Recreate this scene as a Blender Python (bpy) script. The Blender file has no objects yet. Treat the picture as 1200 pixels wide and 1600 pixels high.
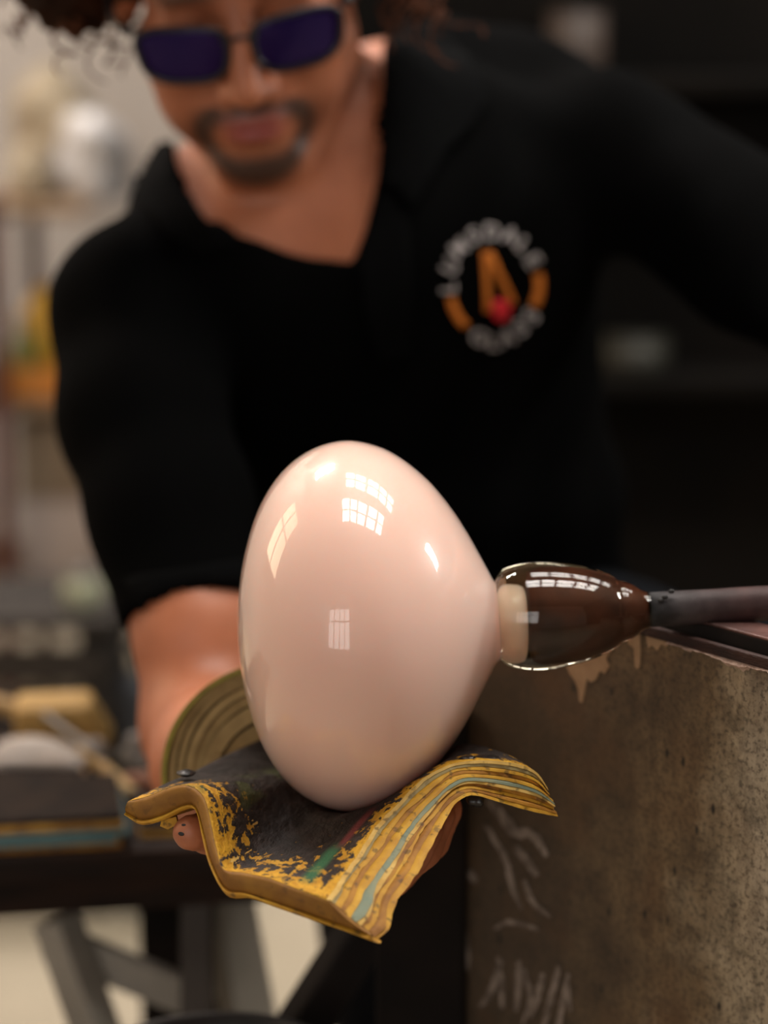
import bpy, bmesh, math, random
import numpy as np
from mathutils import Vector, Matrix
from mathutils.bvhtree import BVHTree

rnd = random.Random(7)
nrnd = np.random.RandomState(3)
scene = bpy.context.scene
col = scene.collection

# ------------------------------------------------------------------ camera
FPX = 3600.0
PITCH = math.radians(12.0)
CAM = Vector((0.0, -1.2, 1.06))
RT = Vector((1, 0, 0))
FW = Vector((0, math.cos(PITCH), -math.sin(PITCH)))
UP = Vector((0, math.sin(PITCH), math.cos(PITCH)))
cd = bpy.data.cameras.new('camera')
cam = bpy.data.objects.new('camera', cd)
col.objects.link(cam)
cam.location = CAM
cam.rotation_euler = (math.pi / 2 - PITCH, 0, 0)
cd.sensor_fit = 'VERTICAL'
cd.sensor_height = 36.0
cd.lens = 36.0 * FPX / 1600.0
cd.clip_start = 0.05
cd.dof.use_dof = True
cd.dof.focus_distance = 1.095
cd.dof.aperture_fstop = 3.3
scene.camera = cam


def P(px, py, d):
    """world point of the photograph's pixel (1200x1600) at depth d from the lens"""
    return CAM + d * (FW + RT * ((px - 600) / FPX) - UP * ((py - 800) / FPX))


def PZ(px, py, z):
    """world point of a pixel on the level z"""
    dr = FW + RT * ((px - 600) / FPX) - UP * ((py - 800) / FPX)
    return CAM + dr * ((z - CAM.z) / dr.z)


# ------------------------------------------------------------------ world, light, exposure
w = bpy.data.worlds.new('world')
scene.world = w
w.use_nodes = True
w.node_tree.nodes['Background'].inputs[0].default_value = (0.75, 0.85, 1.0, 1)
w.node_tree.nodes['Background'].inputs[1].default_value = 0.25
scene.view_settings.view_transform = 'Standard'
scene.view_settings.look = 'None'
scene.view_settings.gamma = 1.0
scene.view_settings.use_curve_mapping = False
scene.view_settings.exposure = 0.3


def area(name, loc, to, sx, sy, power, color):
    l = bpy.data.lights.new(name, 'AREA')
    l.shape = 'RECTANGLE'
    l.size = sx
    l.size_y = sy
    l.energy = power
    l.color = color
    o = bpy.data.objects.new(name, l)
    col.objects.link(o)
    o.location = loc
    o.rotation_euler = (Vector(to) - Vector(loc)).to_track_quat('-Z', 'Y').to_euler()
    return o


CEIL = 3.3
SKY = [(0.75, -0.16, 2.1, 0.8), (1.05, 1.10, 2.3, 0.8)]         # skylights: x, y, size x, size y
area('daylight', (SKY[0][0], SKY[0][1], CEIL + 0.12), (SKY[0][0], SKY[0][1], 0), 2.1, 0.8, 76, (1.0, 0.95, 0.88))
area('daylight', (SKY[1][0], SKY[1][1], CEIL + 0.12), (SKY[1][0], SKY[1][1], 0), 2.3, 0.8, 56, (1.0, 0.95, 0.88))
area('daylight', (-0.9, -3.93, 1.65), (-0.9, 0, 1.65), 2.0, 1.7, 34, (1.0, 0.95, 0.9))      # window behind the photographer
area('daylight', (-1.93, 0.9, 1.75), (0, 0.9, 1.75), 0.9, 1.3, 16, (1.0, 0.72, 0.45))      # warm window on the left
area('daylight', (-1.1, 2.2, CEIL + 0.12), (-1.1, 2.2, 0), 0.9, 0.8, 120, (1.0, 0.93, 0.88))  # added skylight, unseen, there to brighten the pale wall at the left

# ------------------------------------------------------------------ helpers: materials
def new_mat(name):
    m = bpy.data.materials.new(name)
    m.use_nodes = True
    nt = m.node_tree
    nt.nodes.clear()
    out = nt.nodes.new('ShaderNodeOutputMaterial')

    def n(t, ins=None, **kw):
        nd = nt.nodes.new(t)
        for k, v in kw.items():
            setattr(nd, k, v)
        for k, v in (ins or {}).items():
            s = nd.inputs[k]
            if isinstance(v, bpy.types.NodeSocket):
                nt.links.new(v, s)
            else:
                if isinstance(v, tuple) and len(v) == 3 and s.type == 'RGBA':
                    v = (*v, 1)
                s.default_value = v
        return nd

    def done(sh):
        nt.links.new(sh, out.inputs['Surface'])
        return m
    return m, n, done


def ramp(n, fac, stops):
    r = n('ShaderNodeValToRGB', {'Fac': fac})
    e = r.color_ramp.elements
    while len(e) < len(stops):
        e.new(0.5)
    for q, (p, c) in zip(e, stops):
        q.position = p
        q.color = (*c, 1) if not isinstance(c, (int, float)) else (c, c, c, 1)
    return r.outputs['Color']


def mixc(n, fac, a, b):
    m = n('ShaderNodeMix', data_type='RGBA')
    t = m.id_data
    for idx, v in ((0, fac), (6, a), (7, b)):
        s = m.inputs[idx]
        if isinstance(v, bpy.types.NodeSocket):
            t.links.new(v, s)
        else:
            s.default_value = (*v, 1) if isinstance(v, tuple) and len(v) == 3 else v
    return m.outputs[2]


def math_(n, op, a, b=0.0, clamp=False):
    m = n('ShaderNodeMath', {0: a, 1: b}, operation=op, use_clamp=clamp)
    return m.outputs[0]


def pm(name, c1, c2=None, scale=20.0, rough=0.6, metallic=0.0, bump=0.0, bscale=None, stretch=(1, 1, 1), spec=0.5,
       detail=4.0, extra=None):
    """a procedural principled material: two colours mixed by noise, noise bump"""
    m, n, done = new_mat(name)
    c2 = c2 or tuple(x * 0.8 for x in c1)
    tc = n('ShaderNodeTexCoord').outputs['Object']
    mp = n('ShaderNodeMapping', {'Vector': tc, 'Scale': stretch}).outputs[0]
    nz = n('ShaderNodeTexNoise', {'Vector': mp, 'Scale': scale, 'Detail': detail}).outputs[0]
    c = ramp(n, nz, [(0.35, c1), (0.65, c2)])
    ins = {'Base Color': c, 'Roughness': rough, 'Metallic': metallic, 'Specular IOR Level': spec}
    if bump:
        nb = n('ShaderNodeTexNoise', {'Vector': mp, 'Scale': bscale or scale * 4, 'Detail': 4.0}).outputs[0]
        ins['Normal'] = n('ShaderNodeBump', {'Height': nb, 'Strength': bump, 'Distance': 0.002}).outputs[0]
    if extra:
        ins.update(extra)
    return done(n('ShaderNodeBsdfPrincipled', ins).outputs[0])


# ------------------------------------------------------------------ helpers: objects
def link(name, me, mat=None, parent=None, smooth=True):
    o = bpy.data.objects.new(name, me)
    col.objects.link(o)
    if mat:
        me.materials.append(mat)
    if smooth and len(me.polygons):
        me.polygons.foreach_set('use_smooth', np.ones(len(me.polygons), bool))
    if parent is not None:
        o.parent = parent
        o.matrix_parent_inverse = Matrix.Translation(-parent.location) if parent.type == 'EMPTY' else Matrix()
    return o


def mesh(name, V, F):
    me = bpy.data.meshes.new(name)
    me.from_pydata([tuple(v) for v in V], [], [tuple(f) for f in F])
    me.update()
    return me


def tag(o, label=None, cat=None, group=None, kind=None):
    for k, v in (('label', label), ('category', cat), ('group', group), ('kind', kind)):
        if v:
            o[k] = v
    return o


def empty(name, loc, label, cat, group=None):
    o = bpy.data.objects.new(name, None)
    col.objects.link(o)
    o.location = loc
    o.empty_display_size = 0.05
    return tag(o, label, cat, group)


def from_bm(name, bm, mat=None, parent=None, smooth=False):
    bmesh.ops.recalc_face_normals(bm, faces=bm.faces)
    me = bpy.data.meshes.new(name)
    bm.to_mesh(me)
    bm.free()
    return link(name, me, mat, parent, smooth)


def boxbm(size, M=None, bevel=0.0, seg=2):
    bm = bmesh.new()
    bmesh.ops.create_cube(bm, size=1.0)
    bmesh.ops.scale(bm, vec=size, verts=bm.verts)
    if bevel:
        bmesh.ops.bevel(bm, geom=list(bm.edges), offset=bevel, segments=seg, profile=0.5, affect='EDGES')
    if M is not None:
        bmesh.ops.transform(bm, matrix=M, verts=bm.verts)
    return bm


def box(name, lo, hi, mat, parent=None, bevel=0.003, M=None):
    """axis box lo..hi (in the frame M)"""
    lo, hi = Vector(lo), Vector(hi)
    T = Matrix.Translation((lo + hi) / 2)
    bm = boxbm(hi - lo, (M @ T) if M is not None else T, bevel)
    return from_bm(name, bm, mat, parent)


def frame_from(a, b, up=Vector((0, 0, 1))):
    """matrix with z along a->b, origin a"""
    z = (b - a).normalized()
    x = up.cross(z)
    if x.length < 1e-4:
        x = Vector((1, 0, 0)).cross(z)
    x.normalize()
    y = z.cross(x)
    return Matrix(((x.x, y.x, z.x, a.x), (x.y, y.y, z.y, a.y), (x.z, y.z, z.z, a.z), (0, 0, 0, 1)))


def bar(name, a, b, sx, sy, mat, parent=None, bevel=0.002):
    """a square bar from a to b"""
    L = (b - a).length
    return from_bm(name, boxbm((sx, sy, L), frame_from(a, b) @ Matrix.Translation((0, 0, L / 2)), bevel), mat, parent)


def lathe_mesh(name, prof, M, seg=96, closed=False):
    """revolve (s, r) about local z of M"""
    V, F = [], []
    rings = []
    for s, r in prof:
        if r < 1e-6:
            rings.append([len(V)])
            V.append(M @ Vector((0, 0, s)))
        else:
            rings.append(list(range(len(V), len(V) + seg)))
            for k in range(seg):
                a = 2 * math.pi * k / seg
                V.append(M @ Vector((r * math.cos(a), r * math.sin(a), s)))
    for A, B in zip(rings, rings[1:]):
        for k in range(seg):
            k2 = (k + 1) % seg
            if len(A) == 1 and len(B) == 1:
                continue
            if len(A) == 1:
                F.append((A[0], B[k2], B[k]))
            elif len(B) == 1:
                F.append((A[k], A[k2], B[0]))
            else:
                F.append((A[k], A[k2], B[k2], B[k]))
    return mesh(name, V, F)


def spline(pts, m):
    """Catmull-Rom through pts resampled to m points evenly by arc length; pts of any dimension"""
    p = np.array([tuple(q) for q in pts], float)
    e = np.vstack([2 * p[0] - p[1], p, 2 * p[-1] - p[-2]])
    out = []
    for i in range(len(p) - 1):
        a, b, c, d = e[i:i + 4]
        t = np.linspace(0, 1, 24, endpoint=False)[:, None]
        out.append(0.5 * (2 * b + (c - a) * t + (2 * a - 5 * b + 4 * c - d) * t ** 2 + (-a + 3 * b - 3 * c + d) * t ** 3))
    q = np.vstack(out + [p[-1:]])
    s = np.r_[0, np.cumsum(np.linalg.norm(np.diff(q, axis=0), axis=1))]
    u = np.linspace(0, s[-1], m)
    return np.stack([np.interp(u, s, q[:, k]) for k in range(q.shape[1])], 1)


def tube(name, pts, r, mat, parent=None, seg=10, m=None):
    """tube along pts; r a number or list"""
    q = spline(pts, m or max(8, len(pts) * 5))
    rr = np.interp(np.linspace(0, 1, len(q)), np.linspace(0, 1, len(r)), r) if hasattr(r, '__len__') else np.full(len(q), r)
    V, F = [], []
    up = Vector((0.13, 0.21, 1)).normalized()
    for i in range(len(q)):
        t = Vector(q[min(i + 1, len(q) - 1)] - q[max(i - 1, 0)]).normalized()
        x = up.cross(t).normalized()
        y = t.cross(x)
        up = y
        for k in range(seg):
            a = 2 * math.pi * k / seg
            V.append(Vector(q[i]) + (x * math.cos(a) + y * math.sin(a)) * rr[i])
    for i in range(len(q) - 1):
        for k in range(seg):
            k2 = (k + 1) % seg
            F.append((i * seg + k, i * seg + k2, (i + 1) * seg + k2, (i + 1) * seg + k))
    F.append(tuple(range(seg))[::-1])
    F.append(tuple(range((len(q) - 1) * seg, len(q) * seg)))
    return link(name, mesh(name, V, F), mat, parent)


# ------------------------------------------------------------------ helpers: solid modelling on a distance grid
class Field:
    def __init__(s, lo, hi, h):
        s.lo, s.h = np.array(lo, float), h
        s.n = np.ceil((np.array(hi) - s.lo) / h).astype(int) + 1
        s.D = np.full(s.n, 1.0, np.float32)

    def _win(s, lo, hi):
        a = np.clip(np.floor((lo - s.lo) / s.h).astype(int), 0, s.n - 1)
        b = np.clip(np.ceil((hi - s.lo) / s.h).astype(int) + 1, 1, s.n)
        ax = [(s.lo[k] + s.h * np.arange(a[k], b[k])).astype(np.float32) for k in range(3)]
        g = np.meshgrid(*ax, indexing='ij', sparse=True)
        return (slice(a[0], b[0]), slice(a[1], b[1]), slice(a[2], b[2])), g

    def _blend(s, sl, d, k, sub):
        D = s.D[sl]
        if sub:
            d = -d
            hh = np.clip(0.5 - 0.5 * (D - d) / k, 0, 1)
            s.D[sl] = D * (1 - hh) + d * hh + k * hh * (1 - hh)
        else:
            hh = np.clip(0.5 + 0.5 * (d - D) / k, 0, 1)
            s.D[sl] = d * (1 - hh) + D * hh - k * hh * (1 - hh)

    def cone(s, a, b, ra, rb, k=0.012, sub=False):
        a, b = np.array(a, float), np.array(b, float)
        mr = max(ra, rb) + k + 3 * s.h
        sl, g = s._win(np.minimum(a, b) - mr, np.maximum(a, b) + mr)
        ab = b - a
        L = max(float(ab @ ab), 1e-9)
        q = [g[i] - np.float32(a[i]) for i in range(3)]
        t = np.clip((q[0] * ab[0] + q[1] * ab[1] + q[2] * ab[2]) / L, 0, 1)
        d = np.sqrt((q[0] - t * ab[0]) ** 2 + (q[1] - t * ab[1]) ** 2 + (q[2] - t * ab[2]) ** 2) - (ra + (rb - ra) * t)
        s._blend(sl, d.astype(np.float32), k, sub)

    def chain(s, pts, rs, k=0.012):
        for i in range(len(pts) - 1):
            s.cone(pts[i], pts[i + 1], rs[i], rs[i + 1], k)

    def ell(s, c, r, R=None, k=0.015, sub=False):
        c = np.array(c, float)
        r = np.array(r, float)
        R = np.eye(3) if R is None else np.array(R)          # columns: axes in world
        ext = np.abs(R) @ r + k + 3 * s.h
        sl, g = s._win(c - ext, c + ext)
        q = [g[i] - np.float32(c[i]) for i in range(3)]
        l = [q[0] * R[0, j] + q[1] * R[1, j] + q[2] * R[2, j] for j in range(3)]
        k0 = np.sqrt(sum((l[j] / r[j]) ** 2 for j in range(3)))
        k1 = np.sqrt(sum((l[j] / r[j] ** 2) ** 2 for j in range(3))) + 1e-6
        s._blend(sl, (k0 * (k0 - 1) / k1).astype(np.float32), k, sub)

    def half(s, p, nrm, lo=None, hi=None):
        """cut away the side of the plane where nrm points (within the window)"""
        lo = s.lo if lo is None else np.array(lo)
        hi = s.lo + s.h * (s.n - 1) if hi is None else np.array(hi)
        sl, g = s._win(lo, hi)
        d = sum((g[i] - np.float32(p[i])) * np.float32(nrm[i]) for i in range(3))
        s.D[sl] = np.maximum(s.D[sl], d)

    def extract(s, smooth=2):
        D, n = s.D, s.n
        D[[0, -1]] = 1
        D[:, [0, -1]] = 1
        D[:, :, [0, -1]] = 1
        S = D < 0
        c = np.zeros(n - 1, np.uint8)
        for i in (0, 1):
            for j in (0, 1):
                for k in (0, 1):
                    c += S[i:n[0] - 1 + i, j:n[1] - 1 + j, k:n[2] - 1 + k]
        act = (c > 0) & (c < 8)
        ids = np.argwhere(act)
        idx = np.full(n - 1, -1, np.int32)
        idx[act] = np.arange(len(ids))
        acc = np.zeros((len(ids), 3))
        cnt = np.zeros((len(ids), 1))
        cor = [(i, j, k) for i in (0, 1) for j in (0, 1) for k in (0, 1)]
        for a in cor:
            for ax in range(3):
                if a[ax]:
                    continue
                b = list(a)
                b[ax] = 1
                va = D[ids[:, 0] + a[0], ids[:, 1] + a[1], ids[:, 2] + a[2]]
                vb = D[ids[:, 0] + b[0], ids[:, 1] + b[1], ids[:, 2] + b[2]]
                m = (va < 0) != (vb < 0)
                t = np.where(m, va / np.where(m, va - vb, 1), 0)
                p = np.array(a, float)[None] + t[:, None] * (np.array(b) - np.array(a))[None]
                acc += p * m[:, None]
                cnt += m[:, None]
        V = s.lo + s.h * (ids + acc / np.maximum(cnt, 1))
        Q = []
        for ax in range(3):
            o1, o2 = (ax + 1) % 3, (ax + 2) % 3
            A = np.take(S, range(n[ax] - 1), ax)
            B = np.take(S, range(1, n[ax]), ax)
            e = np.argwhere(A != B)
            e = e[(e[:, o1] > 0) & (e[:, o2] > 0) & (e[:, o1] < n[o1] - 1) & (e[:, o2] < n[o2] - 1)]
            flip = ~A[e[:, 0], e[:, 1], e[:, 2]]
            cs = []
            for u, v in ((1, 1), (0, 1), (0, 0), (1, 0)):
                q = e.copy()
                q[:, o1] -= u
                q[:, o2] -= v
                cs.append(idx[q[:, 0], q[:, 1], q[:, 2]])
            q = np.stack(cs, 1)
            q[flip] = q[flip][:, ::-1]
            Q.append(q)
        Q = np.vstack(Q)
        for _ in range(smooth):
            sm = np.zeros_like(V)
            ct = np.zeros((len(V), 1))
            for i in range(4):
                a, b = Q[:, i], Q[:, (i + 1) % 4]
                for x, y in ((a, b), (b, a)):
                    for c3 in range(3):
                        sm[:, c3] += np.bincount(x, V[y, c3], len(V))
                    ct[:, 0] += np.bincount(x, minlength=len(V))
            V = V * 0.5 + 0.5 * sm / np.maximum(ct, 1)
        return V, Q


def np_mesh(name, V, Q):
    me = bpy.data.meshes.new(name)
    me.vertices.add(len(V))
    me.vertices.foreach_set('co', np.ascontiguousarray(V, np.float32).ravel())
    k = Q.shape[1]
    me.loops.add(len(Q) * k)
    me.loops.foreach_set('vertex_index', np.ascontiguousarray(Q, np.int32).ravel())
    me.polygons.add(len(Q))
    me.polygons.foreach_set('loop_start', np.arange(0, len(Q) * k, k, dtype=np.int32))
    me.update(calc_edges=True)
    me.validate()
    return me


def vnormals(V, Q):
    n = np.cross(V[Q[:, 2]] - V[Q[:, 0]], V[Q[:, 3]] - V[Q[:, 1]])
    o = np.zeros_like(V)
    for i in range(4):
        for c3 in range(3):
            o[:, c3] += np.bincount(Q[:, i], n[:, c3], len(V))
    return o / np.maximum(np.linalg.norm(o, axis=1, keepdims=True), 1e-12)


# ------------------------------------------------------------------ materials
m_wallw = pm('pale_plaster', (0.56, 0.51, 0.465), (0.48, 0.435, 0.39), 3, 0.9, bump=0.15, bscale=60)
m_walld = pm('sooty_plaster', (0.030, 0.026, 0.022), (0.018, 0.015, 0.012), 3, 0.9, bump=0.2, bscale=60)
m_floor = pm('cream_concrete', (0.34, 0.285, 0.205), (0.28, 0.235, 0.165), 4, 0.75, bump=0.1, bscale=90)
m_ceil = pm('grey_boards', (0.16, 0.145, 0.13), (0.11, 0.10, 0.09), 5, 0.9)
m_mull = pm('white_glazing_bar', (0.14, 0.13, 0.12), (0.10, 0.095, 0.09), 8, 0.5)
m_steel_blk = pm('black_steel', (0.008, 0.007, 0.0065), (0.016, 0.012, 0.010), 30, 0.6, 0.2, bump=0.2, spec=0.3)
m_post = pm('dark_bench_timber', (0.004, 0.003, 0.0026), (0.010, 0.006, 0.0045), 14, 0.8, bump=0.3, spec=0.15)
m_rust = pm('rusty_brown_steel', (0.055, 0.024, 0.018), (0.025, 0.014, 0.013), 40, 0.55, 0.35, bump=0.5, bscale=300, stretch=(1, 1, 4))
m_rusttop = pm('worn_red_steel', (0.17, 0.075, 0.06), (0.055, 0.028, 0.024), 26, 0.45, 0.3, bump=0.5, bscale=160)
m_crust = pm('pale_pink_crust', (0.60, 0.42, 0.33), (0.36, 0.22, 0.16), 200, 0.9, bump=0.6)
m_drip = pm('tan_plaster_drip', (0.40, 0.25, 0.14), (0.28, 0.165, 0.085), 60, 0.8, bump=0.3)
m_chalk = pm('chalky_smear', (0.27, 0.21, 0.17), (0.11, 0.08, 0.06), 110, 0.95)
m_ochre = pm('ochre_paper', (0.42, 0.215, 0.03), (0.20, 0.085, 0.012), 70, 0.75, bump=0.4, bscale=400)
m_skin_dark = pm('soot', (0.012, 0.010, 0.010), (0.02, 0.017, 0.015), 50, 0.6)

# ------------------------------------------------------------------ the room
X0, X1, Y0, Y1 = -1.95, 2.6, -3.95, 2.75


def struct(o, kind='structure'):
    o['kind'] = kind
    return o


struct(box('floor', (X0 - 0.1, Y0 - 0.1, -0.1), (X1 + 0.1, Y1 + 0.1, 0.0), m_floor, bevel=0))
struct(box('wall_back', (X0 - 0.1, Y1, 0.0), (X1 + 0.1, Y1 + 0.1, CEIL), m_wallw, bevel=0))
struct(box('wall_right', (X1, Y0, 0.0), (X1 + 0.1, Y1, CEIL), m_walld, bevel=0))


def wall_with_hole(name, mat, axis, c, a0, a1, h0, h1, z0, z1):
    """wall of four boxes joined, with one opening"""
    bm = bmesh.new()
    for (p, q, r, s) in ((a0, h0, 0, CEIL), (h1, a1, 0, CEIL), (h0, h1, 0, z0), (h0, h1, z1, CEIL)):
        lo, hi = ((p, c - 0.05, r), (q, c + 0.05, s)) if axis == 'y' else ((c - 0.05, p, r), (c + 0.05, q, s))
        t = boxbm(Vector(hi) - Vector(lo), Matrix.Translation((Vector(lo) + Vector(hi)) / 2))
        me = bpy.data.meshes.new('t')
        t.to_mesh(me)
        t.free()
        bm.from_mesh(me)
        bpy.data.meshes.remove(me)
    return struct(from_bm(name, bm, mat))


wall_with_hole('wall_front', m_wallw, 'y', Y0 - 0.05 + 0.1, X0, X1, -1.9, 0.1, 0.8, 2.5)
wall_with_hole('wall_left', m_wallw, 'x', X0, Y0, Y1, 0.45, 1.35, 1.1, 2.4)

# ceiling boards around the skylights
SKY3 = SKY + [(-1.1, 2.2, 0.9, 0.8)]  # last one is the added skylight over the left background


def in_sky(x, y):
    return any(abs(x - a) < sx / 2 and abs(y - b) < sy / 2 for a, b, sx, sy in SKY3)


xs = sorted({X0, X1, *[a - sx / 2 for a, b, sx, sy in SKY3], *[a + sx / 2 for a, b, sx, sy in SKY3]})
ys = sorted({Y0, Y1, *[b - sy / 2 for a, b, sx, sy in SKY3], *[b + sy / 2 for a, b, sx, sy in SKY3]})
bm = bmesh.new()
for xa, xb in zip(xs, xs[1:]):
    for ya, yb in zip(ys, ys[1:]):
        if not in_sky((xa + xb) / 2, (ya + yb) / 2):
            M_ = Matrix.Translation(((xa + xb) / 2, (ya + yb) / 2, CEIL + 0.04)) @ Matrix.Diagonal((xb - xa, yb - ya, 0.08, 1))
            bmesh.ops.create_cube(bm, size=1.0, matrix=M_)
struct(from_bm('ceiling', bm, m_ceil))
for i, (a, b, sx, sy) in enumerate(SKY3):
    fr = struct(box('window_%d' % (i + 1), (a - sx / 2 - 0.03, b - sy / 2 - 0.03, CEIL - 0.02), (a - sx / 2, b + sy / 2 + 0.03, CEIL + 0.1), m_mull))
    box('window_frame', (a + sx / 2, b - sy / 2 - 0.03, CEIL - 0.02), (a + sx / 2 + 0.03, b + sy / 2 + 0.03, CEIL + 0.1), m_mull, fr)
    nx = 5 if i < 2 else 3
    for k in range(1, nx):
        xx = a - sx / 2 + sx * k / nx
        box('glazing_bar', (xx - 0.035, b - sy / 2, CEIL), (xx + 0.035, b + sy / 2, CEIL + 0.05), m_mull, fr)
    box('glazing_bar', (a - sx / 2, b - 0.03, CEIL), (a + sx / 2, b + 0.03, CEIL + 0.05), m_mull, fr)
fr = struct(box('window_4', (-1.93, Y0 + 0.05, 0.75), (0.13, Y0 + 0.13, 0.8), m_mull))
for xx in (-1.4, -0.9, -0.4):
    box('glazing_bar', (xx - 0.03, Y0 + 0.06, 0.8), (xx + 0.03, Y0 + 0.1, 2.5), m_mull, fr)
box('glazing_bar', (-1.9, Y0 + 0.06, 1.9), (0.1, Y0 + 0.1, 1.96), m_mull, fr)
fr = struct(box('window_5', (X0 + 0.03, 0.41, 1.06), (X0 + 0.12, 1.39, 1.1), m_mull))
box('glazing_bar', (X0 + 0.05, 0.88, 1.1), (X0 + 0.09, 0.92, 2.4), m_mull, fr)
box('glazing_bar', (X0 + 0.05, 0.45, 1.73), (X0 + 0.09, 1.35, 1.77), m_mull, fr)

# ------------------------------------------------------------------ the blown glass
PX = 1.15 / FPX                     # metres per pixel at the glass
AX0 = P(548, 977.5, 1.15)           # centre of the widest circle
ta = math.radians(1.2)
EAX = (RT * math.cos(ta) + UP * math.sin(ta)).normalized()
ME = frame_from(AX0, AX0 + EAX)
egg_px = [(371, 0), (371.6, 18), (373, 40), (376, 66), (381, 97), (388, 127), (397, 157), (409, 187), (424, 214), (442, 238), (463, 258),
          (488, 274), (515, 284.5), (545, 289), (573, 286), (607, 274.5), (640, 254), (673, 225), (695, 199), (715, 171), (735, 138),
          (752, 106), (764, 83), (771, 69), (775, 63), (779, 60), (783, 54), (789, 48), (800, 44), (814, 42), (821, 40), (824.5, 32), (825, 16), (825, 0)]
prof = spline([((x - 548) * PX, r * PX) for x, r in egg_px], 140)
prof[0, 1] = prof[-1, 1] = 0
prof[:, 1] = np.maximum(prof[:, 1], 0)
EGG_S, EGG_R = prof[:, 0], prof[:, 1]

m, n, done = new_mat('pink_opal_glass')
tc = n('ShaderNodeTexCoord').outputs['Object']
nz = n('ShaderNodeTexNoise', {'Vector': tc, 'Scale': 9.0, 'Detail': 2.0}).outputs[0]
c = ramp(n, nz, [(0.3, (0.82, 0.545, 0.45)), (0.7, (0.80, 0.56, 0.475))])
m_opal = done(n('ShaderNodeBsdfPrincipled', {'Base Color': c, 'Roughness': 0.28, 'IOR': 1.45, 'Specular IOR Level': 0.15,
                                              'Subsurface Weight': 0.85, 'Subsurface Radius': (0.06, 0.045, 0.038), 'Subsurface Scale': 1.0,
                                              'Coat Weight': 1.0, 'Coat Roughness': 0.012, 'Coat IOR': 1.5}).outputs[0])
glass = empty('blown_glass_bubble', AX0 - Vector((0, 0, 0.0925)),
              'glossy pale pink onion-shaped blown glass bubble resting on the wet paper pad', 'blown glass')
body = link('pink_body', lathe_mesh('pink_body', prof, ME, 128), m_opal, glass)

# amber glass that joins bubble and pipe
tb = math.radians(3.2)
BAX0 = P(778, 966, 1.15)
BAX = (RT * math.cos(tb) + UP * math.sin(tb)).normalized()
MB = frame_from(BAX0, BAX0 + BAX)
amb_px = [(777, 61), (780, 67), (786, 73), (796, 78), (812, 82), (835, 84), (860, 83.5), (885, 80.5), (908, 76), (930, 69.5), (950, 61.5), (962, 55),
          (966, 51), (970, 48.5), (978, 46.5), (988, 42.5), (996, 37), (1002, 32.5), (1008, 29.5), (1014, 27.8), (1018, 26.5)]
aprof = spline([((x - 778) * PX, r * PX) for x, r in amb_px], 90)
ap = [(aprof[0, 0], 0.0)] + [tuple(q) for q in aprof] + [(aprof[-1, 0], 0.0)]
m, n, done = new_mat('amber_clear_glass')
m_amber = done(n('ShaderNodeBsdfPrincipled', {'Base Color': (0.99, 0.90, 0.70), 'Roughness': 0.0, 'IOR': 1.5, 'Transmission Weight': 1.0}).outputs[0])
tag(link('amber_collar', lathe_mesh('amber_collar', ap, MB, 96), m_amber, glass), 'clear amber glass bulb around the pipe end')
m_core = pm('dark_brown_glass', (0.085, 0.026, 0.013), (0.030, 0.011, 0.007), 35, 0.5, bump=0.05, spec=0.15)
core_px = [(826, 0), (826.5, 36), (830, 46), (845, 51), (885, 50), (915, 46), (940, 40), (958, 34), (975, 29), (1000, 24), (1012, 22), (1012, 0)]
cp = [((x - 778) * PX, r * PX) for x, r in core_px]
tag(link('gather_core', lathe_mesh('gather_core', cp, MB, 64), m_core, glass), 'dark brown heart of the amber bulb')

# blowpipe
m, n, done = new_mat('scaled_iron')
tc = n('ShaderNodeTexCoord').outputs['Object']
n1 = n('ShaderNodeTexNoise', {'Vector': tc, 'Scale': 70.0, 'Detail': 6.0}).outputs[0]
sx_ = n('ShaderNodeSeparateXYZ', {'Vector': tc}).outputs['X']
red = math_(n, 'MULTIPLY', math_(n, 'SUBTRACT', sx_, 0.133), 22.0, True)
c = mixc(n, red, ramp(n, n1, [(0.35, (0.010, 0.0095, 0.010)), (0.62, (0.045, 0.043, 0.045))]), ramp(n, n1, [(0.35, (0.034, 0.015, 0.014)), (0.65, (0.065, 0.030, 0.027))]))
bmp = n('ShaderNodeBump', {'Height': n1, 'Strength': 0.5, 'Distance': 0.002}).outputs[0]
m_pipe = done(n('ShaderNodeBsdfPrincipled', {'Base Color': c, 'Roughness': 0.6, 'Metallic': 0.1, 'Specular IOR Level': 0.3, 'Normal': bmp}).outputs[0])
pipe = empty('blowpipe', BAX0 + BAX * (232 * PX), 'dark scaled iron blowpipe running right from the amber glass', 'blowpipe')
rP = 27.2 * PX
pp = [((1012 - 778) * PX, 0), ((1012 - 778) * PX, rP * 0.9)]
for k in range(60):
    s = (1014 - 778) * PX + k * 0.011
    pp.append((s, rP * (1 + 0.015 * math.sin(k * 1.7) * (k < 8))))
pp += [(pp[-1][0], 0)]
link('pipe_shaft', lathe_mesh('pipe_shaft', pp, MB, 40), m_pipe, pipe)
for (px_, py_) in ((1039, 933), (1033, 938), (1049, 924)):
    q = P(px_, py_, 1.15 - rP * 0.97)
    bm = bmesh.new()
    bmesh.ops.create_icosphere(bm, subdivisions=2, radius=1.0, matrix=Matrix.Translation(q) @ Matrix.Diagonal((0.0017, 0.0008, 0.0012, 1)))
    from_bm('scale_blister', bm, m_skin_dark, pipe, True)

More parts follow.
